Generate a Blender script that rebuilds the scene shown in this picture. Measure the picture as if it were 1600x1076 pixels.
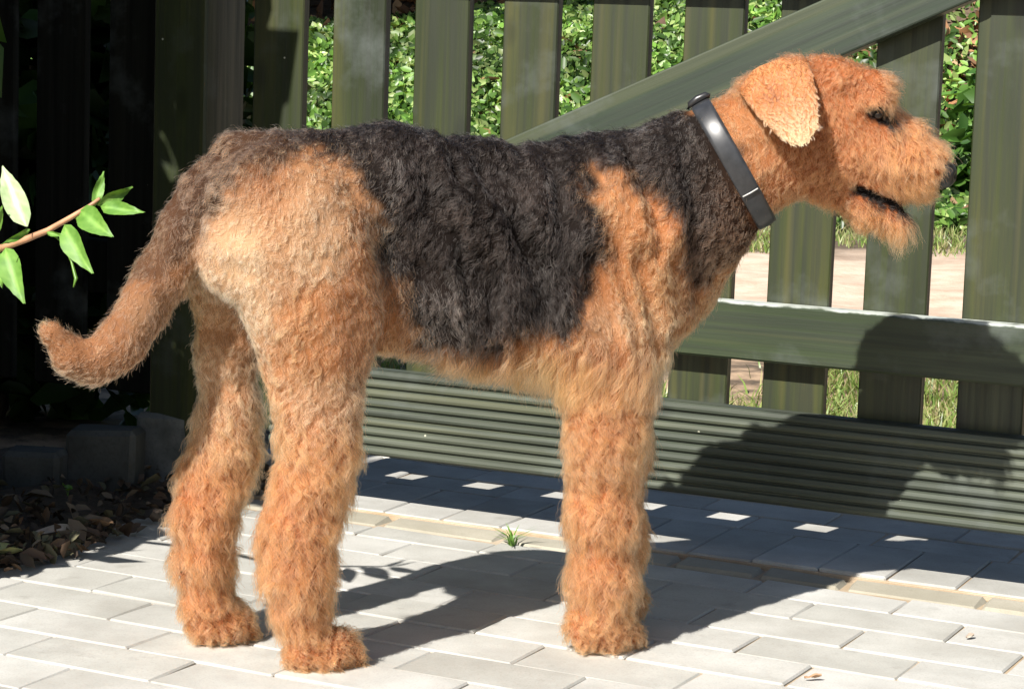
import bpy, math, random
import numpy as np
from mathutils import Vector, Matrix, kdtree, bvhtree

R = random.Random(7)
rng = np.random.default_rng(11)
for o in list(bpy.data.objects): bpy.data.objects.remove(o)
SC = bpy.context.scene
COL = SC.collection

CHAINS = [[[-0.3279, 0, 0.583, 0.0617, 0.95], [-0.2007, 0, 0.5748, 0.072, 0.86], [-0.0696, 0, 0.5528, 0.0754, 1.06], [0.0476, 0, 0.5486, 0.0819, 1.05], [0.125, -0.0212, 0.5554, 0.0788, 0.95]], [[-0.1651, 0, 0.4631, 0.0774, 0.6], [-0.066, 0, 0.4514, 0.0862, 0.86], [0.0353, 0, 0.4354, 0.0952, 0.86], [0.1243, 0, 0.4558, 0.091, 0.8]], [[0.1365, 0, 0.4722, 0.0732, 0.85], [0.1842, 0, 0.4724, 0.0458, 0.95]], [[0.2158, -0.0537, 0.5511, 0.0546, 0.8], [0.1868, 0, 0.4724, 0.049, 0.9]], [[0.1016, -0.0136, 0.5665, 0.0803, 0.85], [0.1727, -0.0378, 0.5934, 0.0738, 0.72], [0.2349, -0.061, 0.6241, 0.0672, 0.68], [0.2815, -0.0792, 0.6579, 0.0606, 0.7]], [[0.2804, -0.0787, 0.6817, 0.0542, 0.72], [0.3334, -0.1001, 0.6934, 0.0524, 0.72], [0.3713, -0.1158, 0.6918, 0.0413, 0.7]], [[0.301, -0.087, 0.6349, 0.0463, 0.85], [0.3455, -0.1051, 0.6248, 0.0382, 0.8]], [[0.3662, -0.1136, 0.6488, 0.0477, 0.64], [0.4142, -0.1338, 0.6335, 0.0397, 0.68], [0.4428, -0.146, 0.6244, 0.0357, 0.74]], [[0.3357, -0.101, 0.6013, 0.0239, 0.8], [0.3843, -0.1212, 0.5796, 0.0175, 0.9], [0.4231, -0.1376, 0.559, 0.012, 1.0]], [[0.3528, -0.1321, 0.7296, 0.0157, 1.0], [0.385, -0.1485, 0.7232, 0.0102, 1.0], [0.3863, -0.158, 0.7111, 0.007, 1.0]], [[0.3637, -0.1486, 0.7039, 0.0078, 1.0], [0.3839, -0.157, 0.7016, 0.007, 1.0]], [[0.3716, -0.0919, 0.729, 0.016, 1.0], [0.4081, -0.1042, 0.7224, 0.0112, 1.0]], [[0.2395, -0.1007, 0.713, 0.0173, 0.8], [0.2826, -0.1156, 0.7396, 0.0173, 0.8]], [[0.2669, -0.0354, 0.7116, 0.0177, 0.8], [0.3095, -0.0544, 0.7389, 0.0177, 0.8]], [[0.104, -0.05, 0.5096, 0.0716, 0.55], [0.0833, -0.052, 0.3895, 0.0575, 0.65], [0.0842, -0.05, 0.3244, 0.0481, 0.75], [0.0813, -0.052, 0.2597, 0.0377, 0.9], [0.0805, -0.052, 0.1779, 0.0338, 0.95], [0.0832, -0.052, 0.0953, 0.0308, 1.0], [0.089, -0.052, 0.0411, 0.0317, 1.0]], [[0.067, -0.052, 0.0337, 0.0211, 1.2], [0.1017, -0.052, 0.0264, 0.0228, 1.2]], [[0.0607, -0.062, 0.0224, 0.0121, 1.0], [0.0613, -0.066, 0.0168, 0.0097, 1.0]], [[0.0885, -0.066, 0.019, 0.0137, 1.0], [0.0908, -0.07, 0.0141, 0.0105, 1.0]], [[0.1235, -0.05, 0.0183, 0.0139, 1.0], [0.1324, -0.05, 0.0112, 0.0106, 1.0]], [[0.1449, 0.05, 0.4917, 0.0702, 0.55], [0.1303, 0.054, 0.3576, 0.0515, 0.7], [0.13, 0.056, 0.239, 0.0368, 0.9], [0.1303, 0.056, 0.1109, 0.0336, 0.95], [0.136, 0.056, 0.0418, 0.0321, 1.0]], [[0.1185, 0.056, 0.0338, 0.0228, 1.2], [0.1543, 0.056, 0.0324, 0.0228, 1.2]], [[-0.345, -0.05, 0.5673, 0.0652, 0.68], [-0.3197, -0.066, 0.5006, 0.0773, 0.62], [-0.2989, -0.074, 0.4328, 0.0654, 0.66], [-0.2952, -0.07, 0.3784, 0.0542, 0.7], [-0.2917, -0.073, 0.3092, 0.0406, 0.8], [-0.2902, -0.075, 0.2613, 0.033, 0.9], [-0.2985, -0.075, 0.2162, 0.0323, 0.9], [-0.3138, -0.075, 0.1696, 0.0323, 0.95], [-0.3135, -0.075, 0.1225, 0.03, 1.0], [-0.3044, -0.075, 0.0707, 0.0309, 1.0]], [[-0.2987, -0.075, 0.0316, 0.024, 1.2], [-0.2638, -0.075, 0.0269, 0.0226, 1.2]], [[-0.3074, -0.088, 0.0196, 0.0116, 1.0], [-0.305, -0.092, 0.015, 0.0092, 1.0]], [[-0.2775, -0.088, 0.0167, 0.0132, 1.0], [-0.2735, -0.092, 0.012, 0.01, 1.0]], [[-0.2457, -0.07, 0.0151, 0.0133, 1.0], [-0.2383, -0.07, 0.0083, 0.0102, 1.0]], [[-0.349, 0.05, 0.5437, 0.0667, 0.66], [-0.3686, 0.055, 0.4563, 0.0591, 0.65], [-0.3803, 0.06, 0.3681, 0.0356, 0.85], [-0.3749, 0.064, 0.2871, 0.0342, 0.9], [-0.3763, 0.065, 0.2466, 0.0335, 0.9], [-0.3916, 0.065, 0.2063, 0.0343, 0.9], [-0.4021, 0.065, 0.1619, 0.0319, 0.95], [-0.4035, 0.065, 0.1048, 0.0288, 1.0], [-0.3945, 0.065, 0.0552, 0.0297, 1.0]], [[-0.3989, 0.065, 0.029, 0.0233, 1.2], [-0.3648, 0.065, 0.0251, 0.0226, 1.2]], [[-0.404, 0.052, 0.017, 0.012, 1.0], [-0.401, 0.05, 0.0116, 0.0088, 1.0]], [[-0.3766, 0.052, 0.015, 0.0128, 1.0], [-0.372, 0.05, 0.0095, 0.0096, 1.0]], [[-0.3481, 0.066, 0.0143, 0.0121, 1.0], [-0.3415, 0.066, 0.009, 0.0097, 1.0]], [[-0.3764, -0.035, 0.5505, 0.0456, 0.8], [-0.39, -0.045, 0.4942, 0.0394, 0.9]], [[-0.3636, 0.035, 0.5448, 0.0468, 0.8], [-0.3804, 0.045, 0.485, 0.0392, 0.9]], [[-0.3811, 0, 0.5998, 0.0429, 0.8], [-0.4205, 0, 0.5639, 0.0306, 0.9], [-0.4458, -0.005, 0.5166, 0.0282, 1.0], [-0.4725, -0.01, 0.4694, 0.0267, 1.0], [-0.4961, -0.015, 0.4279, 0.0266, 1.0], [-0.5234, -0.02, 0.3903, 0.0258, 1.0], [-0.5557, -0.022, 0.3686, 0.0204, 1.0], [-0.5828, -0.024, 0.376, 0.0173, 1.0], [-0.6025, -0.026, 0.4044, 0.0135, 1.0]], [[-0.2337, -0.015, 0.4803, 0.0514, 0.7], [-0.1982, -0.022, 0.4143, 0.036, 0.6]]]
PHI = [0.0, 0.0, 0.0, 0.0, -0.22, -0.39, -0.39, -0.39, -0.39, -0.39, -0.39, -0.39, -0.39, -0.39, 0.0, 0.0, 0.0, 0.0, 0.0, 0.0, 0.0, 0.0, 0.0, 0.0, 0.0, 0.0, 0.0, 0.0, 0.0, 0.0, 0.0, 0.0, 0.0, 0.0, 0.0]
SADDLE = [[-0.524, 0.4785], [-0.4925, 0.5455], [-0.4491, 0.609], [-0.3757, 0.6734], [-0.2234, 0.6922], [0.1681, 0.7025], [0.1886, 0.6795], [0.2141, 0.6288], [0.2425, 0.5776], [0.2747, 0.5396], [0.259, 0.5097], [0.2211, 0.4934], [0.2054, 0.4653], [0.1814, 0.4492], [0.1709, 0.4892], [0.1571, 0.5289], [0.1283, 0.5682], [0.1019, 0.5954], [0.0721, 0.6129], [0.0473, 0.6124], [0.0403, 0.5827], [0.055, 0.528], [0.0453, 0.4649], [0.0264, 0.4214], [-0.0224, 0.4057], [-0.0622, 0.3799], [-0.1349, 0.3788], [-0.1656, 0.3884], [-0.1842, 0.4257], [-0.1917, 0.4644], [-0.2175, 0.4873], [-0.2269, 0.5408], [-0.2401, 0.5938], [-0.264, 0.6198], [-0.3065, 0.6288], [-0.3518, 0.6145], [-0.3948, 0.5764], [-0.4256, 0.5387], [-0.4472, 0.4937], [-0.4915, 0.4786]]
EXTRA = {"eye": [0.3811, -0.1539, 0.6874], "nose": [0.4691, -0.1574, 0.6169], "collar": [0.2331, -0.0603, 0.6144], "collar_top": [0.1872, -0.0431, 0.6914], "collar_bot": [0.2812, -0.079, 0.5396], "mouth0": [0.3645, -0.1429, 0.5945], "mouth1": [0.4333, -0.162, 0.5668], "brow": [0.39, -0.1536, 0.7266]}
POLYS = {"ear": [[0.2112, 0.7126], [0.2303, 0.7397], [0.2629, 0.7534], [0.2905, 0.7482], [0.2965, 0.7276], [0.3014, 0.7007], [0.3042, 0.6736], [0.2935, 0.656], [0.2779, 0.6499], [0.2632, 0.6555], [0.2458, 0.672], [0.2289, 0.69]]}
STEM = [[-0.6998, 2.9, 0.4591], [-0.6288, 2.8, 0.4888], [-0.5933, 2.78, 0.5028], [-0.5643, 2.77, 0.5156], [-0.5354, 2.76, 0.5329], [-0.5107, 2.75, 0.5484], [-0.4985, 2.75, 0.558]]
LEAVES = [[[-0.5898, 2.77, 0.5193], [-0.6263, 2.8, 0.5888], 0.0308, "pale"], [[-0.6398, 2.8, 0.5088], [-0.617, 2.76, 0.5438], 0.0187, ""], [[-0.5867, 2.77, 0.5163], [-0.6138, 2.74, 0.4995], 0.0092, ""], [[-0.6181, 2.78, 0.491], [-0.5858, 2.74, 0.4296], 0.0309, ""], [[-0.6366, 2.8, 0.4854], [-0.6172, 2.76, 0.4448], 0.0187, ""], [[-0.543, 2.76, 0.5233], [-0.5004, 2.72, 0.471], 0.0284, ""], [[-0.5665, 2.77, 0.5124], [-0.5379, 2.75, 0.5121], 0.0062, ""], [[-0.5213, 2.75, 0.5418], [-0.4739, 2.7, 0.5172], 0.0306, ""], [[-0.4969, 2.75, 0.5473], [-0.4406, 2.72, 0.5455], 0.0183, "spot"], [[-0.5015, 2.75, 0.5502], [-0.4647, 2.78, 0.571], 0.0168, ""], [[-0.5053, 2.75, 0.5485], [-0.4979, 2.77, 0.5889], 0.013, ""], [[-0.5293, 2.76, 0.5315], [-0.501, 2.74, 0.5296], 0.0107, ""]]
CAMF = [81.0, 0.1337845027993275, 0.035746922387356383]
GYAW = 0.4343764533997638
PYAW = 0.4644167991399663
GDIST = 3.209207831026078
DYAW = 0.2967344221503048
DORG = [0.0289, 2.8741]
GPTS = {"bedline": [[-0.741, 3.078], [-0.707, 3.159], [-0.642, 3.241], [-0.587, 3.396], [-0.538, 3.582], [-0.415, 3.748], [-0.348, 3.826]], "blocks": [[-0.805, 3.595], [-0.718, 3.631], [-0.715, 3.642], [-0.611, 3.692], [-0.612, 3.734], [-0.516, 3.73]], "paleleaf": [[-0.699, 3.184]], "weeds": [[-0.566, 3.775], [-0.69, 3.556], [-0.663, 3.714], [0.011, 3.427]], "litter": [[-0.688, 3.327], [-0.641, 3.378], [-0.597, 3.572]], "fallen": [[-0.589, 3.202], [-0.626, 3.114], [0.383, 2.743], [0.618, 2.968], [-0.233, 3.576]]}

# ------------------------------------------------------------------ camera, sky, sun, exposure
CAM_Z = .77
cam = bpy.data.cameras.new('camera'); camo = bpy.data.objects.new('camera', cam); COL.objects.link(camo)
cam.sensor_width = 36.; cam.lens = CAMF[0]; cam.clip_start = .05; cam.clip_end = 500.
p_, r_ = CAMF[1], CAMF[2]
fw = Vector((0, math.cos(p_), -math.sin(p_))); up0 = Vector((0, math.sin(p_), math.cos(p_))); rt0 = Vector((1, 0, 0))
rt = math.cos(r_)*rt0 + math.sin(r_)*up0; upv = -math.sin(r_)*rt0 + math.cos(r_)*up0
M = Matrix((rt, upv, -fw)).transposed().to_4x4(); M.translation = Vector((0, 0, CAM_Z)); camo.matrix_world = M
SC.camera = camo

SUN_EL = math.radians(42.0); SUN_AZ = math.radians(57.0)      # the light travels to the right and away
sdir = Vector((math.cos(SUN_AZ)*math.cos(SUN_EL), math.sin(SUN_AZ)*math.cos(SUN_EL), -math.sin(SUN_EL)))
W = bpy.data.worlds.new('World'); SC.world = W; W.use_nodes = True
nt = W.node_tree; bg = nt.nodes['Background']
sky = nt.nodes.new('ShaderNodeTexSky'); sky.sky_type = 'NISHITA'; sky.sun_disc = False
sky.sun_elevation = SUN_EL; sky.sun_rotation = math.atan2(-sdir.x, -sdir.y)
nt.links.new(sky.outputs[0], bg.inputs[0]); bg.inputs[1].default_value = .05
sl = bpy.data.lights.new('sun', 'SUN'); sl.energy = 5.0; sl.angle = math.radians(.55); sl.color = (1., .95, .88)
slo = bpy.data.objects.new('sun', sl); COL.objects.link(slo); slo.rotation_euler = sdir.to_track_quat('-Z', 'Y').to_euler()
SC.view_settings.view_transform = 'Standard'; SC.view_settings.look = 'None'
SC.view_settings.exposure = 1.1; SC.view_settings.gamma = 1.; SC.view_settings.use_curve_mapping = False
SC.render.engine = 'CYCLES'
SC.cycles.max_bounces = 8; SC.cycles.transparent_max_bounces = 8

# ------------------------------------------------------------------ helpers
def tag(o, label=None, cat=None, group=None, kind=None):
    if label: o['label'] = label
    if cat: o['category'] = cat
    if group: o['group'] = group
    if kind: o['kind'] = kind
    return o
def empty(name, loc, rz=0.):
    o = bpy.data.objects.new(name, None); COL.objects.link(o); o.location = loc; o.rotation_euler = (0, 0, rz)
    o.empty_display_size = .05; return o
def link(name, me, parent=None, mat=None, smooth=False):
    o = bpy.data.objects.new(name, me); COL.objects.link(o)
    if parent: o.parent = parent
    if mat and not me.materials: me.materials.append(mat)
    if smooth: me.polygons.foreach_set('use_smooth', [True]*len(me.polygons))
    return o
def pymesh(name, V, F):
    me = bpy.data.meshes.new(name); me.from_pydata([tuple(map(float, v)) for v in V], [], [tuple(map(int, f)) for f in F]); me.update(); return me
def npmesh(name, V, F):
    """V (n,3), F (m,k) arrays"""
    V = np.asarray(V, np.float32); F = np.asarray(F, np.int32); k = F.shape[1]
    me = bpy.data.meshes.new(name); me.vertices.add(len(V)); me.vertices.foreach_set('co', V.ravel())
    me.loops.add(F.size); me.loops.foreach_set('vertex_index', F.ravel())
    me.polygons.add(len(F)); me.polygons.foreach_set('loop_start', np.arange(0, F.size, k, dtype=np.int32))
    me.polygons.foreach_set('loop_total', np.full(len(F), k, np.int32)); me.update(calc_edges=True); me.validate(); return me
def facecol(me, cols):
    a = me.color_attributes.new('tint', 'FLOAT_COLOR', 'POINT')
    c = np.ones((len(me.vertices), 4), np.float32); c[:, :3] = cols; a.data.foreach_set('color', c.ravel())
def cbox(x0, x1, y0, y1, z0, z1, b=.002, jit=0., rnd=R):
    """box with chamfered edges; returns verts, faces (12 edge strips, 8 corner triangles)"""
    V = []; F = []
    X = (x0, x1); Y = (y0, y1); Z = (z0, z1); idx = {}
    for i in (0, 1):
        for j in (0, 1):
            for k in (0, 1):
                s = [(1, -1)[i], (1, -1)[j], (1, -1)[k]]
                jx = [rnd.uniform(-jit, jit) for _ in range(3)]
                for a in range(3):
                    q = [X[i], Y[j], Z[k]]
                    for c in range(3):
                        if c != a: q[c] += s[c]*b
                    idx[i, j, k, a] = len(V); V.append([q[c]+jx[c] for c in range(3)])
    for a in range(3):
        o1, o2 = [c for c in range(3) if c != a]
        for e in (0, 1):
            loop = []
            for (m, n) in ((0, 0), (1, 0), (1, 1), (0, 1)):
                t = [0, 0, 0]; t[a] = e; t[o1] = m; t[o2] = n; loop.append(idx[t[0], t[1], t[2], a])
            F.append(loop)
        for m in (0, 1):
            for n in (0, 1):
                t0 = [0, 0, 0]; t0[o1] = m; t0[o2] = n; t1 = list(t0); t1[a] = 1
                F.append([idx[(*t0, o1)], idx[(*t1, o1)], idx[(*t1, o2)], idx[(*t0, o2)]])
    for i in (0, 1):
        for j in (0, 1):
            for k in (0, 1): F.append([idx[i, j, k, 0], idx[i, j, k, 1], idx[i, j, k, 2]])
    return V, F
def fixn(me):
    import bmesh
    bm = bmesh.new(); bm.from_mesh(me); bmesh.ops.recalc_face_normals(bm, faces=bm.faces); bm.to_mesh(me); bm.free(); return me
def boxobj(name, dims, parent, mat, b=.002, jit=0.):
    V, F = cbox(*dims, b=b, jit=jit); return link(name, fixn(pymesh(name, V, F)), parent, mat)
def tube(pts, rad, n=8):
    pts = [Vector(p) for p in pts]; V = []; F = []; prev = None
    for i, p in enumerate(pts):
        t = (pts[min(i+1, len(pts)-1)]-pts[max(i-1, 0)]).normalized()
        u = t.cross(Vector((0, 0, 1)) if abs(t.z) < .9 else Vector((1, 0, 0))).normalized(); w = t.cross(u)
        r = rad[i] if hasattr(rad, '__len__') else rad
        for k in range(n):
            a = 2*math.pi*k/n; V.append(p+u*(r*math.cos(a))+w*(r*math.sin(a)))
        if i:
            for k in range(n):
                a0 = (i-1)*n+k; a1 = (i-1)*n+(k+1) % n; F.append((a0, a1, a1+n, a0+n))
    F.append(tuple(range(n))[::-1]); F.append(tuple(range((len(pts)-1)*n, len(pts)*n)))
    return V, F
def vnoise(P, f, seed=0):
    """value noise in -1..1, P (n,3)"""
    Q = np.asarray(P, np.float64)*f+seed*17.31+100.; I = np.floor(Q).astype(np.int64); T = Q-I; T = T*T*(3-2*T)
    def hsh(a, b, c):
        n = (a*374761393+b*668265263+c*2147483647+seed*1013904223) & 0x7fffffff
        n = ((n ^ (n >> 13))*1274126177) & 0x7fffffff; n = n ^ (n >> 16); return (n & 0xffff)/32767.5-1
    r = 0
    for dx in (0, 1):
        wx = T[:, 0] if dx else 1-T[:, 0]
        for dy in (0, 1):
            wy = T[:, 1] if dy else 1-T[:, 1]
            for dz in (0, 1):
                wz = T[:, 2] if dz else 1-T[:, 2]
                r = r+wx*wy*wz*hsh(I[:, 0]+dx, I[:, 1]+dy, I[:, 2]+dz)
    return r

# ------------------------------------------------------------------ materials
def mat(name):
    m = bpy.data.materials.new(name); m.use_nodes = True; nt = m.node_tree; b = nt.nodes['Principled BSDF']; return m, nt, b
def N(nt, t, **kw):
    n = nt.nodes.new(t)
    for k, v in kw.items():
        if k.startswith('i_'): n.inputs[k[2:].replace('_', ' ')].default_value = v
        else: setattr(n, k, v)
    return n
def ramp(nt, fac, stops):
    r = N(nt, 'ShaderNodeValToRGB'); e = r.color_ramp.elements
    while len(e) < len(stops): e.new(.5)
    for el, (pos, c) in zip(e, stops): el.position = pos; el.color = (*c, 1) if len(c) == 3 else c
    nt.links.new(fac, r.inputs[0]); return r.outputs[0]
def noise(nt, vec, scale, detail=4., rough=.55):
    n = N(nt, 'ShaderNodeTexNoise'); n.inputs['Scale'].default_value = scale; n.inputs['Detail'].default_value = detail; n.inputs['Roughness'].default_value = rough
    if vec is not None: nt.links.new(vec, n.inputs['Vector'])
    return n.outputs['Fac']
def mapping(nt, src, scale, loc=None):
    m = N(nt, 'ShaderNodeMapping'); m.inputs['Scale'].default_value = scale
    nt.links.new(src, m.inputs['Vector'])
    if loc is not None: nt.links.new(loc, m.inputs['Location'])
    return m.outputs[0]
def mix(nt, fac, a, b, mode='MIX'):
    m = N(nt, 'ShaderNodeMix', data_type='RGBA', blend_type=mode)
    for sock, v in ((m.inputs[0], fac), (m.inputs[6], a), (m.inputs[7], b)):
        if hasattr(v, 'links'): nt.links.new(v, sock)
        else: sock.default_value = (*v, 1) if isinstance(v, (tuple, list)) and len(v) == 3 else v
    return m.outputs[2]
def math_(nt, op, a, b=None, clamp=False):
    m = N(nt, 'ShaderNodeMath', operation=op, use_clamp=clamp)
    for s, v in zip(m.inputs, (a, b)):
        if v is None: continue
        if hasattr(v, 'links'): nt.links.new(v, s)
        else: s.default_value = v
    return m.outputs[0]
def bump(nt, hgt, b, strength=.3, dist=.002):
    n = N(nt, 'ShaderNodeBump'); n.inputs['Strength'].default_value = strength; n.inputs['Distance'].default_value = dist
    nt.links.new(hgt, n.inputs['Height']); nt.links.new(n.outputs[0], b.inputs['Normal'])
def randvec(nt, k=37.):
    oi = N(nt, 'ShaderNodeObjectInfo'); c = N(nt, 'ShaderNodeCombineXYZ')
    for i, s in enumerate((k, k*1.7, k*.6)): nt.links.new(math_(nt, 'MULTIPLY', oi.outputs['Random'], s), c.inputs[i])
    return c.outputs[0], oi.outputs['Random']

def wood(name, axis, dark, mid, pale, wear=0.0, rough=.42):
    """green stained softwood; axis = index of the grain direction in object space"""
    m, nt, b = mat(name); L = nt.links
    tc = N(nt, 'ShaderNodeTexCoord'); rv, rr = randvec(nt)
    sc = [90., 90., 90.]; sc[axis] = 2.2
    g = noise(nt, mapping(nt, tc.outputs['Object'], sc, rv), 1., 6., .62)
    sc2 = [16., 16., 16.]; sc2[axis] = 1.6
    bl = noise(nt, mapping(nt, tc.outputs['Object'], sc2, rv), 1., 3.)
    patch = noise(nt, mapping(nt, tc.outputs['Object'], (9, 9, 9), rv), 1., 5., .6)
    c = ramp(nt, bl, [(.3, dark), (.5, mid), (.72, pale)])
    c = mix(nt, math_(nt, 'MULTIPLY', ramp(nt, g, [(.38, (0, 0, 0)), (.62, (1, 1, 1))]), .78), c, tuple(x*.5 for x in dark), 'MIX')
    sc3 = [38., 38., 38.]; sc3[axis] = .7
    st = noise(nt, mapping(nt, tc.outputs['Object'], sc3, rv), 1., 2.)
    c = mix(nt, ramp(nt, st, [(.56, (0, 0, 0)), (.68, (.5, .5, .5))]), c, (pale[0]*1.2, pale[1]*1.1, pale[2]*.8))
    sk = [17., 17., 17.]; sk[axis] = 8.
    vk = N(nt, 'ShaderNodeTexVoronoi'); L.new(mapping(nt, tc.outputs['Object'], tuple(sk), rv), vk.inputs['Vector']); vk.inputs['Scale'].default_value = .55
    c = mix(nt, ramp(nt, vk.outputs['Distance'], [(.0, (.85, .85, .85)), (.09, (.6, .6, .6)), (.16, (0, 0, 0))]), c, tuple(x*.35 for x in dark))
    # weathered, bluish grey rubbed patches
    c = mix(nt, ramp(nt, patch, [(.55, (0, 0, 0)), (.68, (.3, .3, .3)), (.8, (.6, .6, .6))]), c, (.10, .115, .11))
    c = mix(nt, math_(nt, 'MULTIPLY', rr, .3), c, tuple(x*.62 for x in mid))
    # pale specks: screw heads and nicks
    vo = N(nt, 'ShaderNodeTexVoronoi'); vo.inputs['Scale'].default_value = 26.; L.new(mapping(nt, tc.outputs['Object'], (1, 1, 1), rv), vo.inputs['Vector'])
    sp = ramp(nt, vo.outputs['Distance'], [(.0, (1, 1, 1)), (.035, (1, 1, 1)), (.055, (0, 0, 0))])
    sepc = N(nt, 'ShaderNodeSeparateColor'); L.new(vo.outputs['Color'], sepc.inputs[0])
    c = mix(nt, math_(nt, 'MULTIPLY', sp, math_(nt, 'GREATER_THAN', sepc.outputs[0], .82)), c, (.36, .36, .28))
    if wear:
        se = N(nt, 'ShaderNodeSeparateXYZ'); L.new(tc.outputs['Generated'], se.inputs[0])
        wn = noise(nt, mapping(nt, tc.outputs['Object'], (30, 30, 60)), 1., 4.)
        e = math_(nt, 'ADD', se.outputs[2], math_(nt, 'MULTIPLY', math_(nt, 'SUBTRACT', wn, .5), .12))
        c = mix(nt, ramp(nt, e, [(.965, (0, 0, 0)), (1.0, (.9, .9, .9))]), c, (.42, .45, .42))
    L.new(c, b.inputs['Base Color']); b.inputs['Roughness'].default_value = rough
    L.new(ramp(nt, g, [(.3, (rough-.06,)*3), (.7, (rough+.2,)*3)]), b.inputs['Roughness'])
    bump(nt, g, b, .35, .0015)
    if rough > .7: b.inputs['Specular IOR Level'].default_value = .12
    return m
M_PICK = wood('stained_picket_wood', 2, (.013, .02, .006), (.031, .04, .012), (.062, .062, .02))
M_RAIL = wood('stained_rail_wood', 0, (.015, .026, .011), (.035, .05, .022), (.06, .07, .034), wear=1.)
M_BRACE = wood('stained_brace_wood', 0, (.015, .026, .015), (.033, .047, .029), (.056, .07, .043))
M_DECK = wood('ribbed_board_wood', 0, (.034, .044, .031), (.062, .075, .052), (.1, .112, .078), rough=.6)
M_SHADEWOOD = wood('shade_darkened_wood', 2, (.005, .006, .004), (.008, .009, .006), (.012, .012, .008), rough=.8)  # deep shade over the left fence is put into this wood colour

def stone(name, a, b_, spots, scale=60., rough=.85, bstr=.4):
    m, nt, b = mat(name); L = nt.links; tc = N(nt, 'ShaderNodeTexCoord'); rv, rr = randvec(nt)
    v = mapping(nt, tc.outputs['Object'], (1, 1, 1), rv)
    n1 = noise(nt, v, 14., 5.); n2 = noise(nt, v, scale*6, 3., .7); n3 = noise(nt, v, 5., 3.)
    c = ramp(nt, n1, [(.3, a), (.7, b_)])
    c = mix(nt, ramp(nt, n2, [(.35, (.35, .35, .35)), (.5, (0, 0, 0))]), c, spots)
    c = mix(nt, math_(nt, 'MULTIPLY', ramp(nt, n3, [(.5, (0, 0, 0)), (.75, (1, 1, 1))]), .35), c, spots)
    gp_ = N(nt, 'ShaderNodeNewGeometry'); n4 = noise(nt, gp_.outputs['Position'], 3.4, 6., .65); n5 = noise(nt, gp_.outputs['Position'], 21., 4., .6)
    c = mix(nt, math_(nt, 'MULTIPLY', ramp(nt, n4, [(.48, (0, 0, 0)), (.7, (1, 1, 1))]), .45), c, tuple(x*.85 for x in spots))
    c = mix(nt, math_(nt, 'MULTIPLY', ramp(nt, n5, [(.62, (0, 0, 0)), (.74, (1, 1, 1))]), .3), c, tuple(x*.7 for x in spots))
    tint = mix(nt, rr, (.86, .85, .82), (1.06, 1.05, 1.04)); c = mix(nt, 1., c, tint, 'MULTIPLY')
    L.new(c, b.inputs['Base Color']); b.inputs['Roughness'].default_value = rough
    bump(nt, n2, b, bstr, .0008); return m
M_PAVER = stone('concrete_paver', (.335, .335, .315), (.42, .42, .4), (.225, .212, .185))
M_EDGE = stone('edging_mortar', (.26, .245, .195), (.33, .31, .255), (.19, .17, .125))
M_BLOCK = stone('weathered_block', (.03, .033, .03), (.075, .08, .077), (.02, .022, .017), 30.)
M_BLOCKP = stone('pale_block', (.05, .055, .052), (.17, .18, .175), (.03, .035, .03), 25.)
M_SAND = stone('joint_sand', (.32, .24, .15), (.45, .38, .29), (.2, .12, .06), 120.)

def leafmat(name, cols, trans=.3, rough=.4, attr=True):
    m, nt, b = mat(name); L = nt.links
    if attr:
        a = N(nt, 'ShaderNodeAttribute', attribute_name='tint'); c = a.outputs['Color']
    else:
        tc = N(nt, 'ShaderNodeTexCoord'); c = ramp(nt, noise(nt, tc.outputs['Object'], 45., 3.), [(.3, cols[0]), (.7, cols[1])])
    L.new(c, b.inputs['Base Color']); b.inputs['Roughness'].default_value = rough
    t = N(nt, 'ShaderNodeBsdfTranslucent'); L.new(mix(nt, 1., c, (1.2, 1.15, .5), 'MULTIPLY'), t.inputs['Color'])
    ms = N(nt, 'ShaderNodeMixShader'); ms.inputs[0].default_value = trans
    L.new(b.outputs[0], ms.inputs[1]); L.new(t.outputs[0], ms.inputs[2]); L.new(ms.outputs[0], nt.nodes['Material Output'].inputs['Surface']); return m
M_LEAF = leafmat('foliage', None)
M_SPRIG = leafmat('sprig_leaf', [(.1, .22, .03), (.17, .32, .05)], .3, .38, attr=False)
def veinmat(name, c0, c1):
    m = leafmat(name, [c0, c1], .28, .55, attr=False); nt = m.node_tree; b = nt.nodes['Principled BSDF']; src = b.inputs['Base Color'].links[0].from_socket
    a = N(nt, 'ShaderNodeAttribute', attribute_name='tint'); c = mix(nt, 1., src, a.outputs['Color'], 'MULTIPLY'); nt.links.new(c, b.inputs['Base Color']); return m
M_SPRIGV = veinmat('veined_sprig_leaf', (.075, .19, .022), (.14, .29, .045)); M_SPRIGPV = veinmat('veined_pale_leaf', (.28, .4, .18), (.4, .5, .28))
M_SPRIGP = leafmat('pale_sprig_leaf', [(.3, .42, .2), (.42, .52, .3)], .25, .45, attr=False)
M_LITTER = leafmat('dry_leaf', None, .08, .7)
def plain(name, col, rough=.6, var=.3, scale=40.):
    m, nt, b = mat(name); tc = N(nt, 'ShaderNodeTexCoord')
    c = ramp(nt, noise(nt, tc.outputs['Object'], scale, 4.), [(.3, tuple(x*(1-var) for x in col)), (.7, tuple(min(1, x*(1+var)) for x in col))])
    nt.links.new(c, b.inputs['Base Color']); b.inputs['Roughness'].default_value = rough; return m
M_BARK = plain('bark', (.1, .075, .05), .8)
M_TWIG = plain('reddish_twig', (.38, .2, .11), .5)
M_SOIL = None

# ------------------------------------------------------------------ frames
gd = Vector((math.cos(GYAW), -math.sin(GYAW), 0)); gn = Vector((math.sin(GYAW), math.cos(GYAW), 0))
pd = Vector((math.cos(PYAW), -math.sin(PYAW), 0)); pe = Vector((math.sin(PYAW), math.cos(PYAW), 0))
def gp(s, q, z=0.): return gd*s+gn*(GDIST+q)+Vector((0, 0, z))

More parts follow.
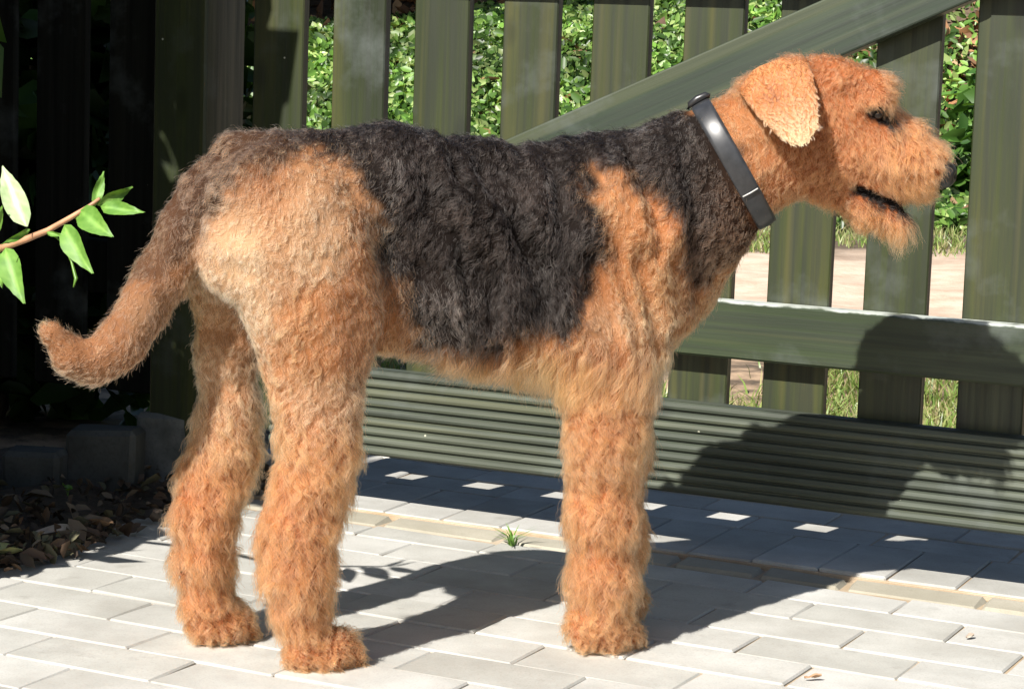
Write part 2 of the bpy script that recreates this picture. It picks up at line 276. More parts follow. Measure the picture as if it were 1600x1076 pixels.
# ------------------------------------------------------------------ ground, path, bank
def bank_h(x, y):
    """terrain height: flat by the gate, a leafy bank rising behind the path"""
    t = np.clip((y-10.3)/3.0, 0, 1); t = t*t*(3-2*t)
    return t*(.86+.13*np.clip(x, -2, 4))+.22*np.clip(y-13.3, 0, 12)+.012*np.clip(y-3.6, 0, 1)*np.sin(x*5.1+y*3.7)*np.cos(y*4.3-x*2.2)
def build_ground():
    xs = np.concatenate([np.linspace(-60, -6, 8)[:-1], np.linspace(-6, 7, 131), np.linspace(7, 60, 8)[1:]])
    ys = np.concatenate([np.linspace(-40, 1, 8)[:-1], np.linspace(1, 15, 141), np.linspace(15, 120, 12)[1:]])
    X, Y = np.meshgrid(xs, ys, indexing='ij'); Z = bank_h(X, Y)-.025
    V = np.stack([X, Y, Z], -1).reshape(-1, 3); n, k = X.shape
    i = np.arange(n*k).reshape(n, k); F = np.stack([i[:-1, :-1], i[1:, :-1], i[1:, 1:], i[:-1, 1:]], -1).reshape(-1, 4)
    m, nt, b = mat('earth_and_sand'); L = nt.links; tc = N(nt, 'ShaderNodeTexCoord'); P = tc.outputs['Object']
    se = N(nt, 'ShaderNodeSeparateXYZ'); L.new(P, se.inputs[0])
    n1 = noise(nt, P, 2.2, 5.); n2 = noise(nt, P, 34., 5., .65); n3 = noise(nt, P, 9., 4.)
    soil = ramp(nt, n2, [(.3, (.045, .032, .02)), (.7, (.13, .09, .055))])
    sand = ramp(nt, n3, [(.3, (.4, .29, .21)), (.7, (.56, .44, .34))])
    sand = mix(nt, ramp(nt, n2, [(.55, (0, 0, 0)), (.75, (.5, .5, .5))]), sand, (.3, .21, .14))
    yy = math_(nt, 'ADD', se.outputs[1], math_(nt, 'MULTIPLY', math_(nt, 'SUBTRACT', n1, .5), 1.6))
    a = ramp(nt, math_(nt, 'MULTIPLY', yy, .1), [(.575, (0, 0, 0)), (.615, (1, 1, 1)), (.86, (1, 1, 1)), (.93, (0, 0, 0))])
    c = mix(nt, a, soil, sand)
    mid = ramp(nt, math_(nt, 'MULTIPLY', yy, .1), [(.38, (0, 0, 0)), (.42, (1, 1, 1)), (.58, (1, 1, 1)), (.62, (0, 0, 0))])
    c = mix(nt, math_(nt, 'MULTIPLY', mid, ramp(nt, n3, [(.42, (0, 0, 0)), (.6, (1, 1, 1))])), c, (.36, .25, .16))
    L.new(c, b.inputs['Base Color']); b.inputs['Roughness'].default_value = .95; bump(nt, n2, b, .6, .01)
    o = link('ground', npmesh('ground', V, F), None, m, True); tag(o, kind='structure'); return o
ground = build_ground()

# ------------------------------------------------------------------ patio: pavers, header course, edging
patio_e = bpy.data.objects.new('patio', None)
bedline = [Vector((*q, 0)) for q in GPTS['bedline']]
def left_of_bed(P):
    """True where the planting bed lies instead of paving"""
    for a, b in zip(bedline[:-1], bedline[1:]):
        pass
    # polyline runs away from the camera; compare x at the same y
    ys = [q.y for q in bedline]; xs = [q.x for q in bedline]
    return P.x < np.interp(P.y, ys, xs)-.03 and P.y > 3.0
def build_patio():
    V = []; 
    # sand bed under the pavers, one flat sheet cut back at the planting bed
    pts = [(-6, -1), (6, -1), (6, 6)]
    poly = [Vector((-3, .2, 0)), Vector((4, -.6, 0)), gp(2.3, -.4)*1, gp(2.3, .62), gp(-1.55, .62), gp(-2.05, .12)]
    poly += [Vector((q.x-.05, q.y, 0)) for q in reversed(bedline)] + [Vector((-1.6, 3.0, 0)), Vector((-2.6, 2.9, 0))]
    me = pymesh('patio', [(q.x, q.y, -.0034) for q in poly], [list(range(len(poly)))])
    o = link('patio', me, None, M_SAND); tag(o, kind='structure'); return o
patio = build_patio()
def paver_variants(lx, ly, n=4):
    out = []
    for k in range(n):
        V, F = cbox(-lx/2, lx/2, -ly/2, ly/2, -.04, 0., b=.0024, jit=.0009)
        out.append(fixn(pymesh('paver', V, F))); out[-1].materials.append(M_PAVER)
    return out
PV = paver_variants(.2112, .1012)
def put(me, x, y, z, rz, tilt=.006, name='paver'):
    o = bpy.data.objects.new(name, me); COL.objects.link(o); o.parent = patio
    o.location = (x, y, z); o.rotation_euler = (R.gauss(0, tilt), R.gauss(0, tilt*.6), rz+R.gauss(0, .004)); return o
pitch_d, pitch_e = .2138, .1043
for k in range(-5, 11):
    e = 2.168+pitch_e*k
    for j in range(-2, 14):
        d = -2.62+.2138*j+(pitch_d/2 if k % 2 else 0)+.0005
        c = pd*(d+pitch_d/2)+pe*(e+pitch_e/2)
        near_q = (c-pe*.05).dot(gn)-GDIST; far_q = (c+pe*.05).dot(gn)-GDIST
        if near_q > -.115 or left_of_bed(c+pd*.04): continue
        # frame test with a margin
        X = c.x/c.y
        if abs(X) > .40 or c.y < 2.05: continue
        if far_q > -.0885:
            cut = .05-(far_q+.0885)
            V, F = cbox(-.2112/2, .2112/2, -.05, cut, -.04, 0., b=.0024, jit=.0009); me = fixn(pymesh('paver', V, F)); me.materials.append(M_PAVER)
            put(me, c.x, c.y, R.gauss(0, .0007), -PYAW); continue
        put(R.choice(PV), c.x, c.y, R.gauss(0, .0007), -PYAW+R.choice((0, math.pi)))
# edging strip of cut pieces between the two bonds
s = -2.25
while s < -.35:
    l = R.choice((.09, .13, .2, .2)); q0, q1 = -.083, -.018
    c = gp(s+l/2, (q0+q1)/2)
    if not left_of_bed(c+gd*.03):
        V, F = cbox(-l/2+.0015, l/2-.0015, -.031, .031, -.04, 0, b=.008, jit=.002)
        me = fixn(pymesh('edging_piece', V, F)); me.materials.append(M_EDGE)
        o = put(me, c.x, c.y, .002+R.gauss(0, .0006), -GYAW, .006, 'edging_piece'); o.rotation_euler.x += .06
    s += l
# header course, short side towards the camera, slightly raised
PH = paver_variants(.1012, .2085)
V, F = cbox(-2.15, -.15, GDIST-.014, GDIST+.64, -.02, .0042, .001); me = fixn(pymesh('sand_joint', [gd*a+gn*b+Vector((0, 0, c)) for a, b, c in V], F)); link('sand_joint', me, patio, M_SAND)
for j in range(0, 30):
    s = -2.32+.1035*j; c = gp(s+.05, -.012+.107)
    if s > -.2 or left_of_bed(c): continue
    put(R.choice(PH), c.x, c.y, .008+R.gauss(0, .0007), -GYAW)
PR = paver_variants(.2112, .1012)
for k in range(4):
    for j in range(0, 12):
        s = -2.35+.2138*j+(.107 if k % 2 else 0); c = gp(s, .2+.052+.1043*k)
        if s > -.15 or left_of_bed(c) or s < -2.05: continue
        put(R.choice(PR), c.x, c.y, .007+R.gauss(0, .0007), -GYAW)

# ------------------------------------------------------------------ gate
gate = empty('gate', gp(-1.98, 0, 0), -GYAW)
tag(gate, 'green stained picket gate with diagonal brace and ribbed kick board', 'gate')
def gbox(name, s0, s1, q0, q1, z0, z1, m, parent=gate, b=.002, origin=-1.98):
    return boxobj(name, (s0-origin, s1-origin, q0, q1, z0, z1), parent, m, b)
PW = .0925; PP = .1475; S0 = -1.966
for k in range(12):
    s = S0+PP*k; dq = R.uniform(-.001, .001)
    V, F = cbox(0, PW+R.uniform(-.002, .002), dq, .019+dq, .115, .965, b=.002)
    me = fixn(pymesh('picket', V, F)); o = link('picket', me, gate, M_PICK); o.location = (s+1.98+R.uniform(-.0015, .0015), 0, 0)
    o.rotation_euler = (0, R.gauss(0, .002), 0)
RT = .036
gbox('bottom_rail', -1.975, -.18, -RT, -.0006, .309, .394, M_RAIL, b=.0035)
gbox('top_rail', -1.975, -.18, -RT, -.0006, .848, .935, M_RAIL, b=.0035)
# diagonal brace from the lower left to the upper right, ends cut to the rails
def brace():
    slope = .457; wz = .093
    s_at = lambda z, off: -1.501+(z-.608-off)/slope
    z0, z1 = .3955, .8465
    P = [(s_at(z0, 0), z0), (s_at(z0, -wz), z0), (s_at(z1, -wz), z1), (s_at(z1, 0), z1)]
    if P[0][0] < -1.97:
        zc = .608+slope*(-1.97+1.501); P = [(-1.97, zc), (-1.97, z0), P[1], P[2], P[3]]
    n = len(P); V = [(a+1.98, -RT, z) for a, z in P]+[(a+1.98, -.0008, z) for a, z in P]
    F = [list(range(n)), list(range(2*n-1, n-1, -1))]+[[i, i+n, (i+1) % n+n, (i+1) % n] for i in range(n)]
    me = fixn(pymesh('brace', V, F)); o = link('brace', me, None, M_BRACE)
    ang = math.atan(slope); Rm = Matrix.Rotation(ang, 4, 'Y'); me.transform(Rm); o.parent = gate; o.rotation_euler = (0, -ang, 0)
    mo = o.modifiers.new('bevel', 'BEVEL'); mo.width = .003; mo.segments = 2
brace()
# ribbed decking board along the bottom: nine ridges
def kick():
    z0, z1 = .0985, .2365; n = 9; w = (z1-z0)/n; prof = []
    for i in range(n):
        a = z0+i*w; g = .0024
        prof += [(-.0285+.005, a), (-.0285+.005, a+g*.5), (-.0285, a+g*1.6), (-.0285-.0012, a+w*.5), (-.0285, a+w-g*1.0), (-.0285+.005, a+w-g*.2)]
    prof += [(-.0285+.004, z1), (-.0012, z1), (-.0012, z0)]
    S = (-1.905, -.18); V = []; k = len(prof)
    for s in S: V += [(s+1.98, q, z) for q, z in prof]
    F = [[i, (i+1) % k, (i+1) % k+k, i+k] for i in range(k)]+[list(range(k)), list(range(2*k-1, k-1, -1))]
    link('kick_board', fixn(pymesh('kick_board', V, F)), gate, M_DECK)
kick()

# left gate post and the shaded picket fence beside it
post = empty('gate_post', gp(-2.062, 0, 0), -GYAW); tag(post, 'square dark wooden gate post at the left end of the gate, half in leaf shade', 'post')
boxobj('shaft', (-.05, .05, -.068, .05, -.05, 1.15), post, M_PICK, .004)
boxobj('cap', (-.06, .06, -.078, .06, 1.1502, 1.18), post, M_SHADEWOOD, .004)
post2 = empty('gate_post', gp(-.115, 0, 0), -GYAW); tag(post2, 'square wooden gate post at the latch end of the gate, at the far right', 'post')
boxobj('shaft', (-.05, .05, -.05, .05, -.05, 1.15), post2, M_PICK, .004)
boxobj('cap', (-.06, .06, -.06, .06, 1.1502, 1.18), post2, M_SHADEWOOD, .004)
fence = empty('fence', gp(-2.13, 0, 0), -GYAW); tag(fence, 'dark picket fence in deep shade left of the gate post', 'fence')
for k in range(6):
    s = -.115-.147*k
    boxobj('picket', (s, s+.097, -.001, .019, .15, 1.0), fence, M_SHADEWOOD, .002)
boxobj('rail', (-.95, .0, .0195, .055, .31, .4), fence, M_SHADEWOOD, .003)
boxobj('rail', (-.95, .0, .0195, .055, .85, .93), fence, M_SHADEWOOD, .003)

# ------------------------------------------------------------------ old edging blocks in the bed
bp = [Vector((*q, 0)) for q in GPTS['blocks']]
lab = ['low grey concrete block at the left edge of the planting bed', 'dark grey concrete block between two others behind the leaf litter', 'mottled pale concrete block nearest the dog\'s far hind leg']
hh = [.085, .118, .132]
for i in range(3):
    a, b = bp[2*i], bp[2*i+1]
    d = (b-a); L_ = max(d.length, .085); ang = [-.1, -.15, -.3][i]
    o = empty('edging_block', (a.x, a.y, 0), ang); tag(o, lab[i], 'block', 'concrete edging blocks in the bed')
    V, F = cbox(0, L_, 0, .07, -.05, hh[i], b=.008, jit=.004)
    me = fixn(pymesh('block', V, F)); me.materials.append(M_BLOCKP if i == 2 else M_BLOCK); link('block', me, o)

# ------------------------------------------------------------------ leaves, grass, shrubs
def leaf_cloud(P, size, up=.5, tocam=0., cols=None, seed=1, shape=1.9, fold=.25, nrm=None):
    """many small folded four-sided leaves; P (n,3) positions"""
    g = np.random.default_rng(seed); n = len(P)
    d = g.normal(size=(n, 3)); d[:, 2] += up*2; d[:, 1] -= tocam*2
    if nrm is not None: d = d*.6+nrm*1.2
    d /= np.linalg.norm(d, axis=1)[:, None]
    t = g.normal(size=(n, 3)); t -= (t*d).sum(1)[:, None]*d; t /= np.linalg.norm(t, axis=1)[:, None]; b = np.cross(d, t)
    s = (size*np.clip(g.lognormal(0, .38, n), .4, 2.2))[:, None]
    tip = P+t*s*shape*.5; base = P-t*s*shape*.5; cu = g.uniform(-.25, .45, (n, 1))
    pts = [base]
    for (a, w) in ((-.2, .46), (.22, .36)): pts.append(P+t*s*shape*a+b*s*w+d*s*(fold*.6+cu*.2))
    pts.append(tip+d*s*cu*.6)
    for (a, w) in ((.22, .36), (-.2, .46)): pts.append(P+t*s*shape*a-b*s*w+d*s*(fold*.6+cu*.2))
    V = np.stack(pts, 1).reshape(-1, 3); i = np.arange(n)[:, None]*6
    F = np.concatenate([i+np.array([[0, 3, 2, 1]]), i+np.array([[0, 5, 4, 3]])], 0)
    c = cols[g.integers(0, len(cols), n)]*g.uniform(.75, 1.2, (n, 1))*(1+.55*vnoise(P, 2.7, 33)[:, None])*(1+.3*vnoise(P, 9., 34)[:, None])
    return V, F, np.repeat(c, 6, 0)
def leafobj(name, P, size, mat_, cols, parent=None, **kw):
    V, F, C = leaf_cloud(P, size, cols=np.array(cols), **kw); me = npmesh(name, V, F); facecol(me, C)
    return link(name, me, parent, mat_)
GREENS = [(.12, .24, .04), (.17, .29, .06), (.07, .15, .025), (.25, .33, .11), (.03, .07, .012), (.04, .09, .015)]
DARKG = [(.03, .075, .014), (.045, .1, .02), (.025, .06, .012)]
BROWNS = [(.3, .16, .07), (.22, .11, .05), (.42, .27, .15), (.14, .07, .035)]

def view_x(y): return -.232*y-.3, .232*y+1.0
# bank ground cover, seen through the gaps of the gate
def cover():
    n = 115000; y = rng.uniform(9.9, 13.5, n); lo, hi = view_x(y); x = lo+(hi-lo)*rng.random(n)
    z = bank_h(x, y)
    P = np.stack([x, y, z], 1)
    right = 1/(1+np.exp(-(x-2.05)*6)); bare = right*(y > 10.9)
    patch = vnoise(P, 1.3, 3)
    keep = (rng.random(n) > bare*.97) & (patch > -.85)
    P = P[keep]; P[:, 2] += rng.uniform(.0, .07, len(P))
    o = leafobj('ivy', P, .0235, M_LEAF, GREENS, up=.4, tocam=.6, seed=4); tag(o, kind='stuff')
    n = 14000; y = rng.uniform(10.2, 17, n); lo, hi = view_x(y); x = lo+(hi-lo)*rng.random(n); P = np.stack([x, y, bank_h(x, y)+rng.uniform(-.02, .03, n)], 1); P = P[(x > 1.6) | (rng.random(n) < .3)]
    o = leafobj('leaf_litter', P, .05, M_LITTER, BROWNS, up=.6, tocam=.2, seed=5); tag(o, kind='stuff')
cover()
def blades(name, x, y, z, hgt, wid, cols, seed=1, lean=.45):
    g = np.random.default_rng(seed); n = len(x); a = g.uniform(0, 2*np.pi, n); hh = hgt*g.uniform(.4, 1.2, n)
    b = np.stack([np.cos(a), np.sin(a), 0*a], 1)*(wid/2); P = np.stack([x, y, z], 1)
    la = g.uniform(0, 2*np.pi, n); ld = np.stack([np.cos(la), np.sin(la), 0*a], 1)*(hh*lean*g.uniform(.2, 1.6, n))[:, None]
    upz = np.stack([0*a, 0*a, hh], 1); m = P+upz*.6+ld*.35; t = P+upz+ld
    V = np.stack([P-b, P+b, m+b*.7, m-b*.7, t], 1).reshape(-1, 3); i = np.arange(n)[:, None]*5
    F = np.concatenate([i+np.array([[0, 1, 2]]), i+np.array([[0, 2, 3]]), i+np.array([[3, 2, 4]])], 0)
    c = np.array(cols)[g.integers(0, len(cols), n)]*g.uniform(.7, 1.2, (n, 1))
    me = npmesh(name, V, F); facecol(me, np.repeat(c, 5, 0)); return link(name, me, None, M_LEAF)
def grass():
    n = 60000
    y = np.concatenate([rng.uniform(4.35, 6.0, n//2), rng.uniform(8.7, 10.9, n//2)]); lo, hi = view_x(y); x = lo+(hi-lo)*rng.random(n)
    P = np.stack([x, y, 0*x], 1); q = vnoise(P, 2.6, 9)+.5*vnoise(P, 7., 8)
    perp = x*gn.x+y*gn.y-GDIST
    keep = (q+rng.normal(0, .25, n) > np.where(y > 7, -.05, .08)) & (perp > .95)
    x, y = x[keep], y[keep]
    o = blades('grass', x, y, bank_h(x, y)-.03, .055, .006, [(.12, .2, .035), (.17, .25, .06), (.26, .3, .1), (.3, .27, .13)], 6, .7); tag(o, kind='stuff')
grass()

def crown_pts(n, blobs, g, shell=.55):
    """points through the volume of several ellipsoids, denser towards the rim"""
    vol = np.array([b[3]*b[4]*b[5] for b in blobs]); k = g.choice(len(blobs), n, p=vol/vol.sum())
    d = g.normal(size=(n, 3)); d /= np.linalg.norm(d, axis=1)[:, None]; r = g.random(n)**shell
    B = np.array(blobs); return B[k, :3]+d*r[:, None]*B[k, 3:6]*(1+.18*vnoise(d*1.0+B[k, :3], 3., 2))[:, None]
def shrub(name, label, cat, base, blobs, n, size, cols, seed, stems, group=None, srad=.02):
    g = np.random.default_rng(seed); root = empty(name, base); tag(root, label, cat, group)
    P = crown_pts(n, blobs, g)-np.array(base)
    o = leafobj('foliage', P, size, M_LEAF, cols, root, up=.25, seed=seed); o['kind'] = 'stuff'
    for (top, r) in stems:
        a = Vector((R.uniform(-.05, .05), R.uniform(-.05, .05), -.05)); b = Vector(top)-Vector(base)
        pts = [a.lerp(b, t)+Vector((R.uniform(-1, 1), R.uniform(-1, 1), 0))*.06*math.sin(t*3.1) for t in (0, .25, .5, .75, 1.)]
        V, F = tube(pts, [r, r*.85, r*.7, r*.5, r*.25], 8); link('trunk' if len(stems) == 1 else 'stem', fixn(pymesh('stem', V, F)), root, M_BARK, True)
    return root
# shrubs hanging over the top of the bank
shrub('evergreen_shrub', 'dark evergreen shrub overhanging the bank behind the left pickets', 'shrub', (-2.1, 13.6, .6),
      [(-2.6, 13.4, 1.95, 1.3, 1.4, .8), (-1.6, 13.4, 2.05, 1.2, 1.4, .85), (-2.1, 14.8, 2.6, 2.2, 1.4, 1.5)], 9000, .1, DARKG, 21, [((-2.3, 13.3, 2.2), .05), ((-1.6, 13.3, 2.3), .045)], 'shrubs above the bank')
shrub('evergreen_shrub', 'dark evergreen shrub overhanging the bank behind the middle pickets', 'shrub', (-.2, 13.7, .75),
      [(-.6, 13.4, 1.95, 1.2, 1.3, .8), (.2, 13.7, 2.2, .9, 1.3, .95), (.2, 15., 2.6, 2.2, 1.4, 1.5)], 8600, .1, DARKG, 22, [((-.4, 13.4, 2.3), .05), ((.2, 13.5, 2.4), .04)], 'shrubs above the bank')
# low dark bush at the foot of the bank, right
shrub('bush', 'small dark green bush on the leaf strewn bank behind the dog\'s nose', 'bush', (2.13, 10.9, .0),
      [(2.14, 10.75, .22, .22, .2, .26), (2.2, 10.9, .5, .2, .18, .22), (2.0, 10.8, .2, .2, .2, .22)], 900, .045, [(.05, .12, .02), (.08, .17, .03), (.03, .08, .015)], 23, [((2.15, 10.85, .6), .012), ((2.05, 10.8, .4), .01)])

# tall leafy shrub at the left, mostly outside the frame, shading the fence and the bed
sh_base = (-1.42, 3.3, 0)
big = shrub('leafy_shrub', 'leafy shrub at the left edge reaching a sunlit sprig in front of the dark fence', 'shrub', sh_base,
            [(-1.12, 3.3, .5, .28, .4, .5), (-1.5, 3.3, .8, .5, .5, .8), (-1.36, 3.22, 1.35, .42, .42, .5), (-1.6, 3.3, 1.7, .55, .5, .5),
             (-1.04, 3.52, 1.05, .2, .32, .5), (-1.0, 3.08, .36, .2, .3, .32), (-.98, 3.3, .55, .17, .3, .3), (-1.02, 3.62, .75, .17, .22, .5), (-1.25, 3.3, 1.7, .4, .4, .4), (-.95, 3.2, 1.42, .13, .2, .28), (-1.2, 3.05, .8, .3, .3, .5), (-1.15, 3.5, 1.35, .28, .3, .4)],
            24000, .055, [(.06, .15, .02), (.09, .2, .03), (.05, .12, .016)], 24,
            [((-1.2, 3.2, 1.0), .02), ((-1.5, 3.3, 1.8), .025), ((-1.1, 3.25, .7), .014), ((-1.7, 3.3, 1.9), .022)])
g_ = np.random.default_rng(77); Pt = crown_pts(520, [(-1.45, 3.15, 3.35, .34, .3, .3), (-1.75, 3.2, 3.0, .25, .25, .3), (-1.25, 3.3, 3.6, .22, .22, .2)], g_)-np.array(sh_base)
o = leafobj('foliage', Pt, .06, M_LEAF, [(.06, .15, .02), (.09, .2, .03)], big, up=.25, seed=78); o['kind'] = 'stuff'
tV, tF = tube([Vector((-.1, 0, 1.6)), Vector((-.12, -.05, 2.4)), Vector((-.02, -.1, 3.4))], [.016, .011, .004], 8); link('stem', fixn(pymesh('stem', tV, tF)), big, M_BARK, True)
spr = tube([Vector((-1.2, 3.2, .35))-Vector(sh_base), Vector((-.95, 3.05, .4))-Vector(sh_base)]+[Vector(q)-Vector(sh_base) for q in STEM], [.006, .0055, .005, .0046, .0042, .0037, .0032, .0026, .002], 8)
sprig = link('branch', fixn(pymesh('branch', *spr)), big, M_TWIG, True)
def leafmesh(base, tip, width, cup, droop, seed):
    g = random.Random(seed); base = Vector(base); tip = Vector(tip); ax = (tip-base); L_ = ax.length; ax.normalize()
    view = Vector((base.x, base.y, base.z-CAM_Z)).normalized()
    side = ax.cross(view).normalized(); nrm = side.cross(ax).normalized()
    if nrm.dot(Vector((.5, .8, -.6))) > 0: nrm = -nrm
    side = (side*math.cos(.5*g.uniform(-1, 1))+nrm*math.sin(.45*g.uniform(-1, 1))).normalized(); nrm = side.cross(ax).normalized()
    if nrm.dot(view) > 0: nrm = -nrm
    n, k = 14, 3; V = []; F = []
    for i in range(n+1):
        t = i/n; w = width*.5*(math.sin(math.pi*min(1, t**.8))**.8)*(1-.35*t)*1.15 if 0 < t < 1 else .0008
        if i < 1: w = .0009
        for j in range(-k, k+1):
            a = j/k
            P = base+ax*(L_*t)+side*(w*a)+nrm*(cup*w*(abs(a)**1.3)-droop*L_*math.sin(math.pi*t)*-.5+.0012*math.sin(9*t+2*a))
            if abs(a) == 1: P += ax*(.0012*math.sin(i*2.4))
            V.append(P)
    m = 2*k+1
    for i in range(n):
        for j in range(m-1): F.append((i*m+j, i*m+j+1, (i+1)*m+j+1, (i+1)*m+j))
    return V, F
for i, (b, t, w, kind) in enumerate(LEAVES):
    V, F = leafmesh(b, t, w, .35, .1, 50+i); V = [v-Vector(sh_base) for v in V]
    me = pymesh('leaf', V, F); vt = np.ones((len(V), 3))
    for q in range(len(V)):
        r_i, c_i = divmod(q, 7)
        if c_i == 3: vt[q] = (1.9, 1.6, 2.2)
        elif (r_i+abs(c_i-3)) % 3 == 0: vt[q] = (1.25, 1.15, 1.3)
    facecol(me, vt); o = link('leaf', me, sprig, M_SPRIGPV if kind == 'pale' else M_SPRIGV, True)
    if kind == 'pale': o['label'] = 'large pale leaf caught full on by the sun'
tV, tF = tube([Vector(q)-Vector(sh_base) for q in ((-.562, 2.77, .513), (-.545, 2.76, .503), (-.532, 2.75, .482), (-.524, 2.74, .462), (-.526, 2.735, .452))], [.001, .0012, .0016, .0024, .001], 6)
link('withered_leaf', fixn(pymesh('withered_leaf', tV, tF)), sprig, M_SPRIG, True)

hb = gp(-2.83, .5)
shrub('evergreen_bush', 'dense dark evergreen bush close behind the shaded picket fence', 'bush', (hb.x, hb.y, 0),
      [(hb.x-.1, hb.y, .5, .62, .3, .6), (hb.x+.3, hb.y-.1, .35, .3, .22, .4), (hb.x-.2, hb.y+.1, 1.05, .6, .3, .4), (hb.x+.22, hb.y+.02, .9, .3, .22, .4)], 6500, .05, DARKG, 27,
      [((hb.x, hb.y, 1.1), .015), ((hb.x+.25, hb.y, .9), .012)])
# planting bed: soil mound, litter, weeds
def bed():
    pts = [(q.x+.015, q.y) for q in bedline]
    V = []; F = []; n = 14
    for (x, y) in pts:
        for k in range(n):
            t = k/(n-1); xx = x-1.3*t; z = .002+.03*min(1, t*6)+.012*math.sin(xx*31+y*17)*min(1, t*5)
            if k == 0: z = -.006
            V.append((xx, y+.15*t, z))
    for i in range(len(pts)-1):
        for k in range(n-1): F.append((i*n+k, (i+1)*n+k, (i+1)*n+k+1, i*n+k+1))
    m, nt, b = mat('dark_soil'); tc = N(nt, 'ShaderNodeTexCoord'); n2 = noise(nt, tc.outputs['Object'], 40., 6., .7)
    nt.links.new(ramp(nt, n2, [(.3, (.02, .015, .01)), (.7, (.085, .062, .042))]), b.inputs['Base Color']); b.inputs['Roughness'].default_value = .95; bump(nt, n2, b, .8, .01)
    o = link('soil', pymesh('soil', V, F), None, m, True); tag(o, kind='structure')
    n = 750; t = rng.random(n); ys = np.interp(t, np.linspace(0, 1, len(pts)), [q[1] for q in pts]); xs = np.interp(t, np.linspace(0, 1, len(pts)), [q[0] for q in pts])
    off = np.abs(rng.normal(0, .16, n)); off -= .035*rng.random(n); P = np.stack([xs-off, ys+.1*off, .008+.03*np.clip(off*6, 0, 1)+rng.uniform(0, .012, n)], 1)
    o = leafobj('leaf_litter', P, .0115, M_LITTER, [(.13, .08, .045), (.08, .05, .03), (.2, .15, .1), (.05, .035, .022), (.12, .11, .06), (.05, .035, .025)], up=.8, seed=31, fold=.5); tag(o, kind='stuff')
bed()
def bigleaf(loc, L_, W_, rz, mat_, label, cup=.5, lift=.006):
    V = []; F = []; n, k = 12, 3
    for i in range(n+1):
        t = i/n; w = W_*.5*math.sin(math.pi*t)**.75+.0006
        for j in range(-k, k+1):
            a = j/k; V.append(((t-.5)*L_, w*a, lift+cup*w*abs(a)**1.4+.14*L_*(t-.5)**2*2+.0015*math.sin(7*t+3*a)))
    m = 2*k+1
    for i in range(n):
        for j in range(m-1): F.append((i*m+j, i*m+j+1, (i+1)*m+j+1, (i+1)*m+j))
    o = link('fallen_leaf', pymesh('fallen_leaf', V, F), None, mat_, True); o.location = loc; o.rotation_euler = (R.uniform(-.2, .2), R.uniform(-.15, .15), rz)
    tag(o, label, 'leaf'); return o
M_PALEL = plain('yellowing_leaf', (.45, .46, .2), .6, .35, 60.)
M_BRL = plain('brown_leaf', (.32, .19, .1), .7, .4, 60.)
M_GRL = plain('greyish_leaf', (.4, .33, .26), .7, .3, 60.)
q = GPTS['paleleaf'][0]; bigleaf((q[0]-.012, q[1], .012), .062, .05, .5, M_PALEL, 'large yellow green fallen leaf on the pavers at the left edge', .5, .004)
q = GPTS['litter'][0]; bigleaf((q[0]+.03, q[1]-.01, .01), .075, .03, .3, M_GRL, 'curled greyish brown fallen leaf beside the yellow green one', .8)
q = GPTS['litter'][1]; bigleaf((q[0]+.03, q[1], .014), .06, .026, -.4, M_BRL, 'dry brown fallen leaf at the edge of the shaded bed', .8)
q = GPTS['fallen'][2]; bigleaf((q[0], q[1], .002), .022, .006, .1, M_BRL, 'tiny brown leaf on the sunlit pavers near the front edge', .6, .002)
q = GPTS['fallen'][3]; bigleaf((q[0], q[1], .002), .017, .006, .7, M_GRL, 'tiny grey leaf on the sunlit pavers at the right', .6, .002)
def weed(loc, n, size, label, seed, grassy=False, name='weed'):
    g = np.random.default_rng(seed); root = empty(name, loc); tag(root, label, name)
    for i in range(n):
        a = g.uniform(0, 6.28); hgt = size*g.uniform(.5, 1.1); d = Vector((math.cos(a), math.sin(a), 0))
        pts = [Vector((0, 0, -.004)), d*size*.18+Vector((0, 0, hgt*.45)), d*size*(.75 if grassy else .4)+Vector((0, 0, hgt*(.7 if grassy else 1.)))]
        if grassy:
            sd = d.cross(Vector((0, 0, 1)))*.0016; V = []; F = []
            for k, q in enumerate(pts): w = (1, .8, .1)[k]; V += [q-sd*w, q+sd*w]
            F = [(0, 1, 3, 2), (2, 3, 5, 4)]
            link('blade', pymesh('blade', V, F), root, M_SPRIG)
        else:
            sd = d.cross(Vector((0, 0, 1)))*size*.3; t = pts[2]; b = pts[1]
            V = [b, b.lerp(t, .5)+sd, t+Vector((0, 0, -.002)), b.lerp(t, .5)-sd, Vector((0, 0, -.004)), Vector((.001, .001, -.004))]
            link('leaf', pymesh('leaf', V, [(0, 1, 2), (0, 2, 3), (4, 5, 0)]), root, M_SPRIG)
q = GPTS['weeds']
weed((*q[0], .02), 5, .02, 'tiny bright green weed in the shaded bed beside the far hind leg', 1)
weed((*q[1], .03), 4, .022, 'tiny green seedling in the shaded leaf litter at the left', 2)
weed((*q[3], -.004), 20, .05, 'thin grass tuft growing from the paving joint under the dog', 3, True, 'grass_tuft')

